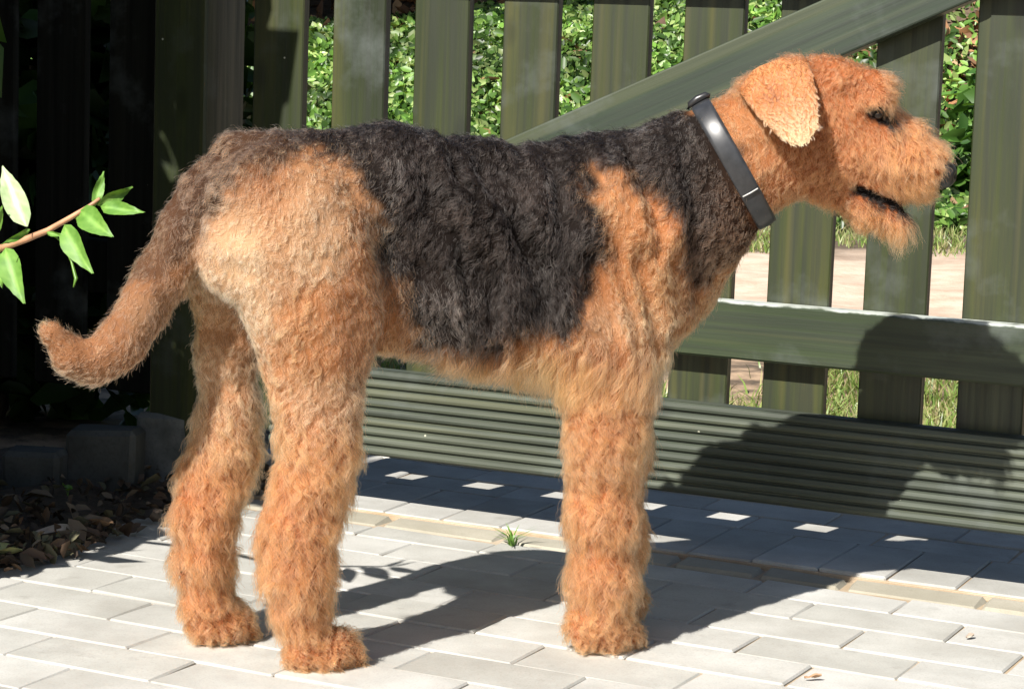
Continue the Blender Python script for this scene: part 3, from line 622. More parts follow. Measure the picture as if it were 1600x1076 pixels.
# ------------------------------------------------------------------ the dog: one continuous body grown from a distance field
dog = empty('dog', (DORG[0], DORG[1], 0), DYAW)
tag(dog, 'curly coated tan and black terrier standing side on, tail hanging, muzzle to the right', 'dog')
H = .0055
LO = np.array([-.67, -.36, -.012]); HI = np.array([.53, .17, .80]); NN = np.ceil((HI-LO)/H).astype(int)
ax = [LO[i]+H*np.arange(NN[i]) for i in range(3)]
FLD = np.full(NN, 1e3, np.float32)
def smin(a, b, k):
    h = np.clip(k-np.abs(a-b), 0, None)/k; return np.minimum(a, b)-h*h*k*.25
def add_cone(A, B, k=.03, phi=0.):
    a = np.array(A[:3]); b = np.array(B[:3]); ra, rb, wa, wb = A[3], B[3], A[4], B[4]
    mx = max(ra, rb)+.05; lo = np.minimum(a, b)-mx; hi = np.maximum(a, b)+mx
    i0 = np.clip(np.floor((lo-LO)/H).astype(int), 0, NN); i1 = np.clip(np.ceil((hi-LO)/H).astype(int), 0, NN)
    if (i1 <= i0).any(): return
    X = ax[0][i0[0]:i1[0], None, None]; Y = ax[1][None, i0[1]:i1[1], None]; Z = ax[2][None, None, i0[2]:i1[2]]
    d = b-a; dd = max(d@d, 1e-9); t = np.clip(((X-a[0])*d[0]+(Y-a[1])*d[1]+(Z-a[2])*d[2])/dd, 0, 1)
    w = wa+(wb-wa)*t; r = ra+(rb-ra)*t
    ex, ey, ez = X-a[0]-t*d[0], Y-a[1]-t*d[1], Z-a[2]-t*d[2]; el = -math.sin(phi)*ex+math.cos(phi)*ey
    dist = np.sqrt(ex**2+ey**2+ez**2+el**2*(1/w**2-1))-r
    dist = dist*np.minimum(1, w*.5+.5)
    s = (slice(i0[0], i1[0]), slice(i0[1], i1[1]), slice(i0[2], i1[2])); FLD[s] = smin(FLD[s], dist.astype(np.float32), k)
for ci, c in enumerate(CHAINS):
    small = min(n[3] for n in c) < .03
    for A, B in zip(c[:-1], c[1:]): add_cone(A, B, .018 if small else .034, PHI[ci])
GX, GY, GZ = np.meshgrid(*ax, indexing='ij')
near = np.abs(FLD) < .03
PN = np.stack([GX[near], GY[near], GZ[near]], 1)
# loose folds down the flank and shoulder, tufts on the legs
wp_ = PN+.012*np.stack([vnoise(PN, 18., 20), 0*PN[:, 0], 0*PN[:, 0]], 1)
wp_[:, 0] += .25*(PN[:, 2]-.5)
n1_ = vnoise(wp_*np.array([1, .6, .17]), 36., 1); n2_ = vnoise(wp_*np.array([1, .6, .3]), 80., 4)
fold = -((1-np.abs(n1_)*2.2)*.016+n2_*.004)*np.clip((PN[:, 2]-.36)/.08, 0, 1)*np.clip((.67-PN[:, 2])/.09, .12, 1)*np.clip((.22-PN[:, 0])/.08, 0, 1)*np.clip((PN[:, 0]+.24)/.1, 0, 1)
tuft = vnoise(PN, 46., 2)*.003+vnoise(PN, 24., 3)*.003
FLD[near] += (fold+tuft).astype(np.float32)
MO0 = np.array(EXTRA['mouth0']); MO1 = np.array(EXTRA['mouth1'])
a_ = MO0-np.array([-math.sin(-.39), math.cos(-.39), 0])*.02; e_ = (MO1+(MO1-MO0)*.25)-MO0; lh_ = np.array([-math.sin(-.39), math.cos(-.39), 0])
WX, WY, WZ = GX-MO0[0], GY-MO0[1], GZ-MO0[2]; lat_ = WX*lh_[0]+WY*lh_[1]; WX = WX-lat_*lh_[0]; WY = WY-lat_*lh_[1]
en_ = e_-(e_@lh_)*lh_; tt_ = np.clip((WX*en_[0]+WY*en_[1]+WZ*en_[2])/(en_@en_), 0, 1)
slit = np.sqrt((WX-tt_*en_[0])**2+(WY-tt_*en_[1])**2+(WZ-tt_*en_[2])**2)-(.0036+.0034*tt_)
slit = np.maximum(slit, np.abs(lat_+.012)-.026)
FLD = np.maximum(FLD, -slit).astype(np.float32)
FLD = np.where(GZ < .004, np.maximum(FLD, .004-GZ), FLD)
def surface_nets(F, lo, h):
    s = F < 0; nx, ny, nz = F.shape
    c = np.zeros((nx-1, ny-1, nz-1), np.int8)
    for dx in (0, 1):
        for dy in (0, 1):
            for dz in (0, 1): c += s[dx:nx-1+dx, dy:ny-1+dy, dz:nz-1+dz]
    act = (c > 0) & (c < 8); I = np.argwhere(act); idx = np.full(act.shape, -1, np.int64); idx[act] = np.arange(len(I))
    acc = np.zeros((len(I), 3)); cnt = np.zeros(len(I)); cor = [(a, b, d) for a in (0, 1) for b in (0, 1) for d in (0, 1)]
    for p in cor:
        for k in range(3):
            if p[k]: continue
            q = list(p); q[k] = 1
            a = F[I[:, 0]+p[0], I[:, 1]+p[1], I[:, 2]+p[2]]; b = F[I[:, 0]+q[0], I[:, 1]+q[1], I[:, 2]+q[2]]
            m = (a < 0) != (b < 0); t = np.where(m, a/np.where(m, a-b, 1), 0)
            e = np.array(p, float)[None]+t[:, None]*(np.array(q)-np.array(p)); acc[m] += e[m]; cnt[m] += 1
    V = lo+h*(I+acc/cnt[:, None]); Q = []
    for k in range(3):
        a, b = (k+1) % 3, (k+2) % 3
        sl0 = [slice(None)]*3; sl1 = [slice(None)]*3; sl0[k] = slice(0, -1); sl1[k] = slice(1, None)
        A = s[tuple(sl0)]; B = s[tuple(sl1)]; e = np.argwhere(A != B)
        e = e[(e[:, a] > 0) & (e[:, b] > 0) & (e[:, a] < F.shape[a]-1) & (e[:, b] < F.shape[b]-1)]
        def cell(da, db):
            q = e.copy(); q[:, a] -= da; q[:, b] -= db; return idx[q[:, 0], q[:, 1], q[:, 2]]
        quad = np.stack([cell(1, 1), cell(0, 1), cell(0, 0), cell(1, 0)], 1); inside = A[e[:, 0], e[:, 1], e[:, 2]]
        quad[~inside] = quad[~inside][:, ::-1]; Q.append(quad)
    return V, np.concatenate(Q)
BV, BQ = surface_nets(FLD, LO, H)
def trilin(F, P):
    Q = (P-LO)/H; I = np.clip(np.floor(Q).astype(int), 0, np.array(F.shape)-2); T = Q-I; r = 0
    for dx in (0, 1):
        for dy in (0, 1):
            for dz in (0, 1):
                w = (T[:, 0] if dx else 1-T[:, 0])*(T[:, 1] if dy else 1-T[:, 1])*(T[:, 2] if dz else 1-T[:, 2])
                r = r+w*F[I[:, 0]+dx, I[:, 1]+dy, I[:, 2]+dz]
    return r
def fgrad(P, e=.004):
    g = np.stack([trilin(FLD, P+np.eye(3)[i]*e)-trilin(FLD, P-np.eye(3)[i]*e) for i in range(3)], 1)
    return g/np.maximum(np.linalg.norm(g, axis=1), 1e-6)[:, None]

def head_v(u): t = max(0., u-.052)/.40; return -.15*t**1.15
HPHI = -.39; LH = np.array([-math.sin(HPHI), math.cos(HPHI), 0]); HD = np.array([math.cos(HPHI), math.sin(HPHI), 0])
# coat regions in the dog's own frame: x along the body, z up
def polydist(P, poly):
    """signed distance (negative inside) of points (n,2) to a polygon"""
    poly = np.array(poly); n = len(P); d = np.full(n, 1e9); ins = np.zeros(n, bool)
    for a, b in zip(poly, np.roll(poly, -1, 0)):
        e = b-a; w = P-a; t = np.clip((w@e)/max(e@e, 1e-12), 0, 1); d = np.minimum(d, np.linalg.norm(w-t[:, None]*e, axis=1))
        c = ((a[1] <= P[:, 1]) != (b[1] <= P[:, 1])); xx = a[0]+(P[:, 1]-a[1])*(e[0])/(e[1] if abs(e[1]) > 1e-9 else 1e-9); ins ^= c & (P[:, 0] < xx)
    return np.where(ins, -d, d)
def sstep(a, b, x):
    t = np.clip((x-a)/(b-a), 0, 1); return t*t*(3-2*t)
EYE = np.array(EXTRA['eye']); NOSE = np.array(EXTRA['nose'])
def coat_color(P, g=None):
    n = len(P); d = polydist(P[:, [0, 2]], SADDLE)
    jit = .012*vnoise(P, 60., 5)+.01*vnoise(P, 22., 6)
    if g is not None: jit = jit+g.normal(0, .0085, n)*(1+1.4*sstep(-.1, -.3, P[:, 0]))
    black = 1-sstep(-.012, .014, d+jit)
    # softer, grizzled edge over the loin, tail and neck
    griz = np.clip(sstep(.15, .23, P[:, 0])*sstep(.72, .5, P[:, 2])+sstep(-.27, -.38, P[:, 0]), 0, 1)
    black = black*(1-.12*griz-.25*sstep(-.42, -.48, P[:, 0]))
    tan_hi = np.array([.74, .33, .138]); tan_lo = np.array([.43, .152, .055]); pale = np.array([.92, .62, .36]); red = np.array([.50, .152, .056])
    m = (.5+.5*vnoise(P, 14., 7))[:, None]; tan = tan_lo*(1-m)+tan_hi*m
    pm = (sstep(-.1, .7, vnoise(P, 11., 14))*.45*sstep(.2, .36, P[:, 2])*sstep(.22, .12, P[:, 0]))[:, None]; tan = tan*(1-pm)+pale*pm
    low = sstep(.40, .18, P[:, 2])[:, None]*.72; tan = tan*(1-low)+red*low
    head = (sstep(.22, .30, P[:, 0])*.68)[:, None]; tan = tan*(1-head)+red*head
    # dark smudge on the outer thigh
    sm = np.exp(-(((P[:, 0]+.245)/.045)**2+((P[:, 2]-.44)/.09)**2))
    if g is not None: black = np.maximum(black, .7*(sm*(.5+.8*g.random(n)) > .36)*(g.random(n) < .62))
    rump = np.exp(-(((P[:, 0]+.395)/.045)**2+((P[:, 2]-.50)/.07)**2))[:, None]; tan = tan*(1-.75*rump)+pale*.75*rump
    tl = (sstep(-.42, -.46, P[:, 0])*.5)[:, None]
    tan = tan*(1-tl)+np.array([.24, .125, .068])*tl
    if g is not None: black = np.maximum(black, .8*(tl[:, 0]*g.random(n) > .33))
    blk = np.array([.020, .0138, .0112])*(1+.5*vnoise(P, 30., 8))[:, None]
    if g is not None:
        blk = blk+np.array([.25, .22, .19])*((g.random(n) < .05+.5*sstep(.05, .7, vnoise(P*np.array([1, .5, .18]), 44., 15)))*g.random(n))[:, None]
        grz = (griz*g.uniform(.2, 1., n)**.7)[:, None]; blk = blk*(1-grz)+grz*np.array([.105, .071, .05])
        tan = tan*np.clip(g.normal(1, .2+.1*low[:, 0], n), .45, 1.5)[:, None]
    out = np.clip(tan*(1-black[:, None])+blk*black[:, None], .004, .9)
    q = P-EYE-HD*.003-LH*((P-EYE)@LH)[:, None]; sd = np.abs((P-EYE)@LH)
    dk = (np.hypot((q@HD)*.72, q[:, 2]*1.15+.25*(q@HD)) < .0125) & (sd < .03)  # dark eye rim plus the shadow under the brow, painted into the coat
    out[dk] = np.array([.012, .009, .008])
    m0, m1 = np.array(EXTRA['mouth0']), np.array(EXTRA['mouth1']); e = m1-m0; tm = np.clip(((P-m0)@e)/(e@e), -.02, 1.25); w_ = P-m0-tm[:, None]*e; w_ = w_-(w_@LH)[:, None]*LH*.8
    lip = (np.linalg.norm(w_, axis=1) < .006) & (P[:, 0] > m0[0]-.006) & (P[:, 2] > .54)
    out[lip] = np.array([.013, .0095, .009])
    return out, black
bme = npmesh('body', BV, BQ); bcol, bblk = coat_color(BV); facecol(bme, bcol*.4)
mb, nt, b = mat('skin_under_coat'); a = N(nt, 'ShaderNodeAttribute', attribute_name='tint'); nt.links.new(a.outputs['Color'], b.inputs['Base Color']); b.inputs['Roughness'].default_value = .9
b.inputs['Specular IOR Level'].default_value = .1
body = link('body', bme, dog, mb, True)

# collar plane, for keeping hair out of the strap
CT = np.array(EXTRA['collar_top']); CB = np.array(EXTRA['collar_bot']); CC = (CT+CB)/2; cdir = CB-CT; cdir /= np.linalg.norm(cdir)
CPHI = -.34; chd = np.array([math.cos(CPHI), math.sin(CPHI), 0]); cdir = chd*cdir[0]+np.array([0, 0, 1.])*cdir[2]; cdir /= np.linalg.norm(cdir)
ch_ = math.hypot(cdir[0], cdir[1]); cnrm = chd*(-cdir[2])+np.array([0, 0, 1.])*ch_
MO0 = np.array(EXTRA['mouth0']); MO1 = np.array(EXTRA['mouth1'])


def tri_sample(V, Q, n, g, wfun):
    T = np.concatenate([Q[:, [0, 1, 2]], Q[:, [0, 2, 3]]]); A, B, C = V[T[:, 0]], V[T[:, 1]], V[T[:, 2]]
    ar = np.linalg.norm(np.cross(B-A, C-A), axis=1); ce = (A+B+C)/3; w = ar*wfun(ce, np.cross(B-A, C-A)/np.maximum(ar, 1e-12)[:, None])
    k = g.choice(len(T), n, p=w/w.sum()); u = g.random(n); v = g.random(n); f = u+v > 1; u[f] = 1-u[f]; v[f] = 1-v[f]
    return A[k]+(B[k]-A[k])*u[:, None]+(C[k]-A[k])*v[:, None]
cam_local = np.array((Matrix.Translation((DORG[0], DORG[1], 0)) @ Matrix.Rotation(DYAW, 4, 'Z')).inverted() @ Vector((0, 0, CAM_Z)))
def facing(ce, nr):
    d = cam_local-ce; d /= np.linalg.norm(d, axis=1)[:, None]; return np.where((nr*d).sum(1) > -.25, 1., .3)

def region(P):
    """weights of the coat regions"""
    x, y, z = P.T
    leg = sstep(.36, .27, z)*(1-sstep(-.43, -.47, x)*sstep(.3, .36, z))
    along = (P-CC)@cnrm
    head = sstep(.0, .03, along)*sstep(.35, .45, z)
    muz = head*sstep(.365, .395, x)
    jaw = head*sstep(.592, .576, z)*sstep(.33, .37, x)
    tail = sstep(-.43, -.46, x)*sstep(.3, .36, z)
    belly = sstep(.405, .375, z)*(1-leg)*sstep(-.19, -.09, x)*sstep(.22, .12, x)*sstep(.32, .35, z)
    brow = head*np.exp(-(((x-.392)/.025)**2+((z-.726)/.015)**2))
    foot = sstep(.075, .04, z)
    return leg, head, muz, jaw, tail, belly, brow, foot
# tail direction from its chain
TC = np.array([n[:3] for n in [c for c in CHAINS if c[-1][0] < -.45][0]])
def comb(P, nr):
    leg, head, muz, jaw, tail, belly, brow, foot = region(P)
    base = np.tile(np.array([-.75, 0, -.65]), (len(P), 1))
    flank = sstep(.56, .48, P[:, 2]); base = base*(1-flank[:, None])+np.array([-.35, 0, -.95])*flank[:, None]
    d = base*(1-leg[:, None])+np.array([.05, 0, -1.])*leg[:, None]
    hd = np.tile(np.array([-.2, 0, -.9]), (len(P), 1)); top = sstep(.70, .74, P[:, 2])[:, None]; hd = hd*(1-top)+np.array([-.9, 0, .1])*top
    d = d*(1-head[:, None])+hd*head[:, None]
    mz = np.tile(HD*.45+np.array([0, 0, -.85]), (len(P), 1)); d = d*(1-muz[:, None])+mz*muz[:, None]
    d = d*(1-jaw[:, None])+(HD*.25+np.array([0, 0, -.97]))*jaw[:, None]
    d = d*(1-brow[:, None])+(HD*.95+np.array([0, 0, -.3]))*brow[:, None]
    k = np.argmin(((P[:, None, :]-(TC[None, :-1]+TC[None, 1:])/2)**2).sum(2), 1); td = (TC[1:]-TC[:-1]); td /= np.linalg.norm(td, axis=1)[:, None]
    d = d*(1-tail[:, None])+td[k]*tail[:, None]
    d = d-(d*nr).sum(1)[:, None]*nr; return d/np.maximum(np.linalg.norm(d, axis=1), 1e-6)[:, None]
def make_hair(P, g, ng, K=8, dens_r=.00017):
    nr = fgrad(P); n = len(P)
    leg, head, muz, jaw, tail, belly, brow, foot = region(P)
    d = comb(P, nr); bt = np.cross(nr, d)
    col, blk = coat_color(P, g)
    Ln = .0105+.0035*blk
    Ln = Ln*(1-leg)+(.021)*leg; Ln = Ln*(1-foot)+.0115*foot
    Ln = Ln*(1-head)+.0105*head; Ln = Ln*(1-muz)+.0185*muz; Ln = Ln*(1-jaw)+(.014+.010*sstep(.39, .43, P[:, 0]))*jaw
    Ln = Ln*(1-tail)+.0095*tail; Ln = Ln*(1-belly)+.028*belly; Ln = Ln*(1-brow)+.016*brow
    neck = sstep(.06, .0, np.abs((P-CC)@cnrm)-.02)*sstep(.4, .5, P[:, 2])*(1-head); Ln = Ln*(1-.3*neck)
    sl = np.abs((P-CC)@cnrm); Ln = np.where((sl < .015) & (P[:, 2] > .45), .003, Ln)
    # bare rims: eye, nose, mouth slit
    de = np.linalg.norm((P-EYE)*np.array([1, .6, 1]), axis=1); Ln *= .3+.7*sstep(.009, .02, de)
    dn = np.linalg.norm(P-NOSE, axis=1); Ln *= .3+.7*sstep(.018, .034, dn)
    e = MO1-MO0; t = np.clip(((P-MO0)@e)/(e@e), -.05, 1.2); q = MO0+t[:, None]*e; wv_ = P-q; wl_ = (wv_@LH)[:, None]*LH; dm = np.linalg.norm(wv_-wl_*.8, axis=1); above = head*(P[:, 2] > q[:, 2])*(t > -.04)*(t < 1.15); Ln = Ln*(1-above*(1-np.clip(.12+.88*sstep(.006, .026, dm), 0, 1)))
    Ln *= .25+.75*sstep(.002, .008, dm); bl_ = head*(t > -.04)*(t < 1.2) > .5; col = np.where(((dm < .006) & bl_)[:, None], np.array([.012, .009, .008]), col)
    Ln = Ln*g.uniform(.7, 1.2, n)
    # guides and clumps
    gi = g.choice(n, ng, replace=False); kd = kdtree.KDTree(ng)
    for i, q in enumerate(P[gi]): kd.insert(q, i)
    kd.balance(); near_ = np.array([kd.find(q)[1] for q in P])
    ph = g.uniform(0, 2*np.pi, ng)[near_]+g.normal(0, .38, n); fr = g.uniform(.9, 1.8, ng)[near_]; sw = g.normal(0, 1, (ng, 2))[near_]; lf = np.clip(g.normal(1, .35, ng), .35, 2.2)[near_]; ls = g.uniform(.75, 1.3, ng)[near_]
    Ln = Ln*ls
    lift = (.27-.09*blk*sstep(.2, .1, P[:, 0])+.10*leg+.18*jaw+.1*muz+.25*foot-.05*tail)*lf
    wv = vnoise(P*np.array([1, 1, .3]), 30., 12)*(1-leg)*(1-head)
    lift = lift*(1+.7*wv); side = .35*sw[:, 0]*(1-.3*head)+.5*vnoise(P, 17., 13)*(1-leg)
    side = side+g.normal(0, .22, n); lift = lift*g.uniform(.6, 1.5, n)
    dr = d*np.cos(side)[:, None]+bt*np.sin(side)[:, None]
    amp = (.0017+.0014*leg-.0001*blk+.0012*jaw-.0006*tail)*g.uniform(.7, 1.3, n)
    T = np.linspace(0, 1, K)[None, :, None]
    up_ = nr*lift[:, None]
    C0 = P[:, None, :]-nr[:, None, :]*.001
    axis = dr[:, None, :]*T+up_[:, None, :]*(T-.55*T*T)*1.6
    grav = np.array([0, 0, -1.])*(.22*leg+.1+.3*belly+.3*jaw)[:, None]
    pts = C0+(axis+grav[:, None, :]*T*T)*Ln[:, None, None]
    th = ph[:, None]+2*np.pi*fr[:, None]*T[:, :, 0]*(.8+.25*leg[:, None])
    env = np.sin(np.clip(T[:, :, 0]*1.4, 0, 1)*np.pi/2)*amp[:, None]
    pts = pts+bt[:, None, :]*(env*(np.sin(th)-np.sin(ph)[:, None]))[:, :, None]+nr[:, None, :]*(env*.6*(np.cos(th)-np.cos(ph)[:, None]))[:, :, None]
    cs = (.32+.16*leg-.08*tail+.1*muz)*g.uniform(.6, 1.15, n)
    w = np.clip(cs[:, None, None], 0, .93)*T**.8
    G = pts[gi][near_]; pts = pts*(1-w)+G*w
    # flyaways
    fl = g.random(n) < .10; pts[fl] += nr[fl][:, None, :]*(T*.0045)+g.normal(0, .002, (fl.sum(), 1, 3))*T
    z = pts[:, :, 2]; pts[:, :, 2] = np.where(z < .0025, .0025+g.random(z.shape)*.002, z)
    rad = dens_r*g.uniform(.7, 1.35, n)[:, None]*np.linspace(1., .35, K)[None, :]**.8
    return pts, rad, col
def hair_obj(name, pts, rad, col, m, parent):
    n, K, _ = pts.shape; hc = bpy.data.hair_curves.new(name); hc.add_curves([K]*n)
    hc.attributes['position'].data.foreach_set('vector', pts.astype(np.float32).ravel())
    ra = hc.attributes.get('radius') or hc.attributes.new('radius', 'FLOAT', 'POINT'); ra.data.foreach_set('value', rad.astype(np.float32).ravel())
    ca = hc.attributes.new('hair_tint', 'FLOAT_COLOR', 'CURVE'); c4 = np.ones((n, 4), np.float32); c4[:, :3] = col; ca.data.foreach_set('color', c4.ravel())
    hc.materials.append(m); o = bpy.data.objects.new(name, hc); COL.objects.link(o); o.parent = parent; return o
def hairmat(name):
    m = bpy.data.materials.new(name); m.use_nodes = True; nt = m.node_tree; nt.nodes.remove(nt.nodes['Principled BSDF'])
    h = N(nt, 'ShaderNodeBsdfHairPrincipled'); h.parametrization = 'COLOR'
    a = N(nt, 'ShaderNodeAttribute', attribute_name='hair_tint'); hi = N(nt, 'ShaderNodeHairInfo')
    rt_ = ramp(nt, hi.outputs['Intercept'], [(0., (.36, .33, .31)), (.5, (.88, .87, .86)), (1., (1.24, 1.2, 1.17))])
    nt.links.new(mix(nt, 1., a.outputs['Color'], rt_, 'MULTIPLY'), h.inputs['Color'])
    h.inputs['Roughness'].default_value = .42; h.inputs['Radial Roughness'].default_value = .6; h.inputs['Coat'].default_value = .0; h.inputs['IOR'].default_value = 1.45
    nt.links.new(h.outputs[0], nt.nodes['Material Output'].inputs['Surface']); return m
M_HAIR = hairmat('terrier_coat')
gh = np.random.default_rng(5)
NH = 330000
roots = tri_sample(BV, BQ, NH, gh, lambda c, nr: facing(c, nr)*(1+.6*sstep(.26, .34, c[:, 0]))*np.where(c[:, 2] < .006, .05, 1.))
# leave room for eye, nose and the strap
ok = (np.linalg.norm((roots-EYE)*np.array([1, .6, 1]), axis=1) > .008) & (np.linalg.norm(roots-NOSE, axis=1) > .021)
roots = roots[ok]
hp, hr, hcx = make_hair(roots, gh, 24000)
regs = np.stack(region(roots)[:5], 0); leg_, head_, muz_, jaw_, tail_ = regs
part = np.zeros(len(roots), int)
part[tail_ > .5] = 1; part[head_ > .5] = 2
lg = leg_ > .5; part[lg & (roots[:, 0] > -.1) & (roots[:, 1] < 0)] = 3; part[lg & (roots[:, 0] > -.1) & (roots[:, 1] >= 0)] = 4
part[lg & (roots[:, 0] <= -.1) & (roots[:, 1] < 0)] = 5; part[lg & (roots[:, 0] <= -.1) & (roots[:, 1] >= 0)] = 6
for k, nm in enumerate(['body_coat', 'tail_coat', 'head_coat', 'leg_coat', 'leg_coat', 'leg_coat', 'leg_coat']):
    s_ = part == k
    if s_.any():
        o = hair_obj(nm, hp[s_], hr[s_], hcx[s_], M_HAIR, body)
        if k == 0: o['label'] = 'black saddle with tan shoulder and thigh'

# ears: folded V flaps with their own short hair
bvh = bvhtree.BVHTree.FromPolygons([tuple(v) for v in BV], [tuple(q) for q in BQ])
def resample(pts, n):
    pts = np.array(pts); d = np.r_[0, np.cumsum(np.linalg.norm(np.diff(pts, axis=0), axis=1))]; t = np.linspace(0, d[-1], n); return np.stack([np.interp(t, d, pts[:, i]) for i in range(2)], 1)
ep = POLYS['ear']
backe = resample([ep[0], ep[11], ep[10], ep[9], ep[8]], 15); fronte = resample([ep[3], ep[4], ep[5], ep[6], ep[7]], 15); tope = resample([ep[0], ep[1], ep[2], ep[3]], 11)
def ear(sgn):
    n, m = 15, 11; V = np.zeros((n, m, 3))
    for i in range(n):
        t = i/(n-1)
        for j in range(m):
            a = j/(m-1); q = backe[i]*(1-a)+fronte[i]*a
            bulge = (tope[j]-(backe[0]*(1-a)+fronte[0]*a))*(1-t)**2.2; q = q+bulge
            lat = .057+.026*math.sin(min(1, t*1.6)*math.pi/2)+.034*t*t+.006*math.sin(math.pi*a)*(1-.5*t)-.008*(1-a)*t
            if t < .04: lat -= .012
            V[i, j] = np.array([q[0], -.06+head_v(q[0]), q[1]])-LH*(lat-.06)
            if sgn > 0: V[i, j] += LH*2*lat+np.array([.01, 0, -.035])
    off = -LH*sgn*.005; A = V.reshape(-1, 3); B = A+off
    F = []; idx = np.arange(n*m).reshape(n, m)
    for i in range(n-1):
        for j in range(m-1):
            f = [idx[i, j], idx[i, j+1], idx[i+1, j+1], idx[i+1, j]]; F.append(f); F.append([k+n*m for k in f[::-1]])
    rim = list(idx[0, :])+list(idx[1:, -1])+list(idx[-1, -2::-1])+list(idx[-2:0:-1, 0])
    for a, b in zip(rim, rim[1:]+rim[:1]): F.append([b, a, a+n*m, b+n*m])
    me = fixn(pymesh('ear', np.concatenate([A, B]), F)); facecol(me, np.tile(np.array([.34, .16, .07]), (2*n*m, 1)))
    o = link('ear', me, dog, mb, True)
    g = np.random.default_rng(60+int(sgn)); nh = 9000 if sgn < 0 else 2500
    u = g.random(nh)*(n-1.001); v = g.random(nh)*(m-1.001); i = u.astype(int); j = v.astype(int); fu = (u-i)[:, None]; fv = (v-j)[:, None]
    P = V[i, j]*(1-fu)*(1-fv)+V[i+1, j]*fu*(1-fv)+V[i, j+1]*(1-fu)*fv+V[i+1, j+1]*fu*fv
    dn = V[i+1, j]-V[i, j]; dn /= np.linalg.norm(dn, axis=1)[:, None]; ac = V[i, j+1]-V[i, j]; nr = np.cross(ac, dn); nr /= np.linalg.norm(nr, axis=1)[:, None]; nr *= np.sign((nr@LH)*sgn)[:, None]
    ng = 700; gi = g.choice(nh, ng, replace=False); kd = kdtree.KDTree(ng)
    for k, q in enumerate(P[gi]): kd.insert(q, k)
    kd.balance(); nn = np.array([kd.find(q)[1] for q in P]); K = 6; T = np.linspace(0, 1, K)[None, :, None]
    L_ = .0075*g.uniform(.7, 1.3, nh)*g.uniform(.7, 1.3, ng)[nn]; sw = g.normal(0, .35, ng)[nn]; bt = np.cross(nr, dn)
    d = dn*np.cos(sw)[:, None]+bt*np.sin(sw)[:, None]; ph = g.uniform(0, 6.28, ng)[nn]
    pts = P[:, None]+(d[:, None]*T+nr[:, None]*(T-.6*T*T)*.45)*L_[:, None, None]+bt[:, None]*(np.sin(ph[:, None]+5*T[:, :, 0])*.0012*T[:, :, 0])[:, :, None]
    w = .5*T; pts = pts*(1-w)+pts[gi][nn]*w
    rad = .0002*g.uniform(.7, 1.3, nh)[:, None]*np.linspace(1, .4, K)[None]
    t = sstep(.2, .9, u/(n-1))[:, None]; col = (np.array([.48, .175, .07])*(1-t)+np.array([.52, .32, .16])*t)*g.uniform(.75, 1.2, (nh, 1))
    dk = np.exp(-((u/(n-1)-.3)/.16)**2-((v/(m-1)-.38)/.16)**2)[:, None]; col = col*(1-.55*dk)
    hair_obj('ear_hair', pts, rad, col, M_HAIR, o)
ear(-1); ear(1)

M_NAIL = plain('dark_nail', (.05, .04, .035), .4)
def nail(P):
    P = np.array(P); d = np.array([.75, P[1]*.5, -.65]); d /= np.linalg.norm(d); up_ = np.array([0, 0, 1.]); s_ = np.cross(d, up_); s_ /= np.linalg.norm(s_); u_ = np.cross(s_, d)
    pts = [P+d*.004, P+d*.010+u_*.0008, P+d*.0145-u_*.0005, P+d*.018-u_*.003]
    V, F = tube(pts, [.0026, .0024, .0017, .0005], 8); link('nail', fixn(pymesh('nail', V, F)), body, M_NAIL, True)
for c in CHAINS:
    if len(c) == 2 and c[1][2] < .03 and c[1][3] < .012: nail(c[1][:3])
def lathe_ball(name, c, r, parent, m, sc=(1, 1, 1), n=20, dent=None):
    V = []; F = []
    for i in range(n+1):
        a = math.pi*i/n
        for j in range(2*n):
            b_ = math.pi*j/n; p = np.array([math.sin(a)*math.cos(b_), math.sin(a)*math.sin(b_), math.cos(a)]); pw = HD*p[0]+LH*p[1]+np.array([0, 0, p[2]])
            rr = 1. if dent is None else dent(p); V.append(np.array(c)+pw*r*rr*np.array(sc))
    for i in range(n):
        for j in range(2*n): F.append((i*2*n+j, (i+1)*2*n+j, (i+1)*2*n+(j+1) % (2*n), i*2*n+(j+1) % (2*n)))
    return link(name, fixn(pymesh(name, V, F)), parent, m, True)
m_nose = plain('wet_black_nose', (.012, .011, .011), .28, .3, 300.)
m_eye = plain('dark_eye', (.012, .008, .006), .06, .1)
def nostril(p):
    r = 1.
    for s_ in (-1, 1):
        q = np.array([.82, s_*.42, -.1]); q = q/np.linalg.norm(q); r -= .28*math.exp(-((p-q)@(p-q))/.035)
    r -= .1*math.exp(-(p[1]/.09)**2)*(p[0] > .3)*(p[2] < .2); return r
lathe_ball('nose', NOSE+HD*.001, .0195, dog, m_nose, (.95, 1.1, .95), 20, nostril)
for s_ in (-1, 1):
    c = EYE if s_ < 0 else EYE+LH*.072
    hit = bvh.ray_cast(Vector(c+LH*s_*.16), Vector(-LH*s_)); q = np.array(hit[0]) if hit[0] is not None else c
    lathe_ball('eye', q-LH*s_*.0042, .0072, dog, m_eye, (1, 1, .9), 14)

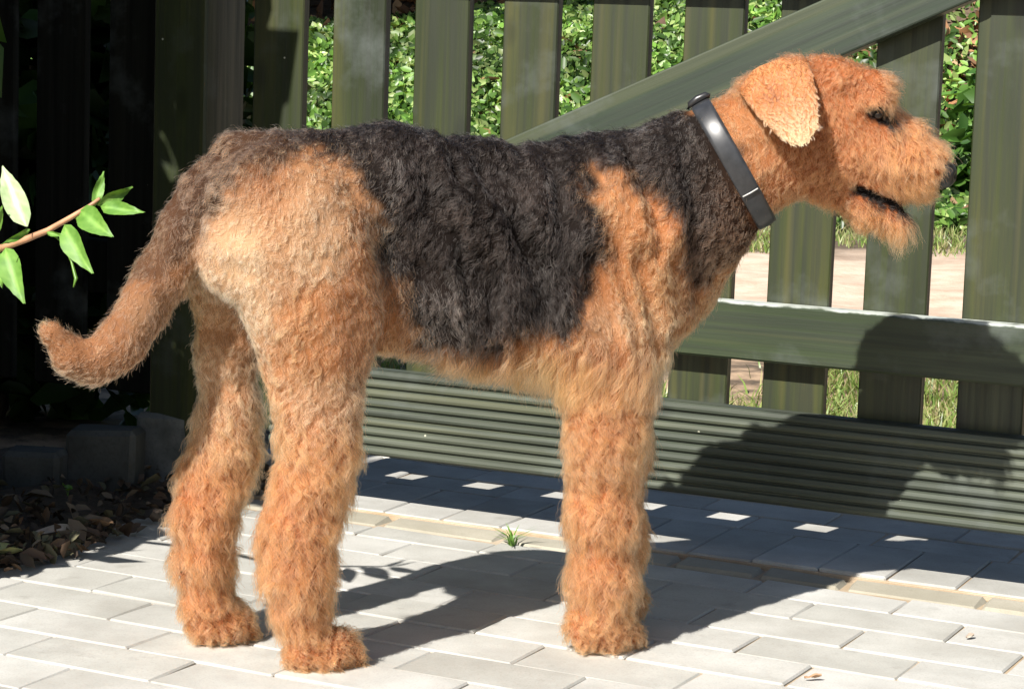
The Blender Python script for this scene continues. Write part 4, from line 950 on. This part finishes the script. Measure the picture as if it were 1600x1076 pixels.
# ------------------------------------------------------------------ collar
collar = empty('collar', (DORG[0], DORG[1], 0), DYAW)
tag(collar, 'smooth dark grey dog collar round the neck with a rolled keeper on top', 'collar')
m_col, nt, b = mat('dark_grey_strap'); tc = N(nt, 'ShaderNodeTexCoord'); nz = noise(nt, tc.outputs['Object'], 90., 4.)
nt.links.new(ramp(nt, nz, [(.3, (.018, .019, .021)), (.7, (.032, .033, .036))]), b.inputs['Base Color']); b.inputs['Roughness'].default_value = .36; bump(nt, nz, b, .08, .001)
def strap():
    n = 72; V = []; F = []; ring = []
    e1 = -cdir; e2 = np.array([math.sin(CPHI), -math.cos(CPHI), 0]); half = np.linalg.norm(CB-CT)/2
    for k in range(n):
        a = 2*math.pi*k/n; d = e1*math.cos(a)+e2*math.sin(a)
        rr = []
        for off in (-.010, 0, .010):
            o_ = CC+cnrm*off; hit = bvh.ray_cast(Vector(o_+d*.16), Vector(-d)); rr.append(np.linalg.norm(np.array(hit[0])-o_) if hit[0] is not None else .07)
        ring.append((d, sum(rr)/3*.5+max(rr)*.5))
    rad = np.array([q[1] for q in ring]); 
    for _ in range(12): rad = (np.roll(rad, 1)+rad*2+np.roll(rad, -1))/4
    rad = rad+.0035
    prof = [(-.0128, 0), (-.0124, .0016), (-.0085, .0026), (0, .0032), (.0085, .0026), (.0124, .0016), (.0128, 0), (.0124, -.001), (-.0124, -.001)]
    for k in range(n):
        d = ring[k][0]
        for (w, t) in prof: V.append(CC+cnrm*w+d*(rad[k]+t))
    m = len(prof)
    for k in range(n):
        for j in range(m): F.append((k*m+j, k*m+(j+1) % m, ((k+1) % n)*m+(j+1) % m, ((k+1) % n)*m+j))
    o = link('strap', fixn(pymesh('strap', V, F)), collar, m_col, True)
    # rolled keeper on top of the neck
    top = CC+e1*(rad[0]+.006); side = cnrm*.0165
    m_k = plain('black_keeper', (.02, .02, .021), .35, .3)
    pts = [top-side*1.0-e1*.004, top-side*.7+e1*.0, top+e1*.0015, top+side*.7+e1*.0005, top+side*.95-e1*.003]
    V2, F2 = tube(pts, [.0022, .0042, .005, .0045, .0028], 10); link('keeper', fixn(pymesh('keeper', V2, F2)), collar, m_k, True)
    # stitched seam where the two ends overlap, low on the near side
    k = int(n*.335); d = ring[k][0]; d2 = ring[k+1][0]
    a = CC-cnrm*.0105+d*(rad[k]+.0045); c = CC+cnrm*.0105+d*(rad[k]+.0045)
    V3, F3 = tube([a, (a+c)/2+d*.0007, c], .0009, 6); link('seam', fixn(pymesh('seam', V3, F3)), collar, plain('pale_seam', (.5, .5, .48), .4), True)
strap()
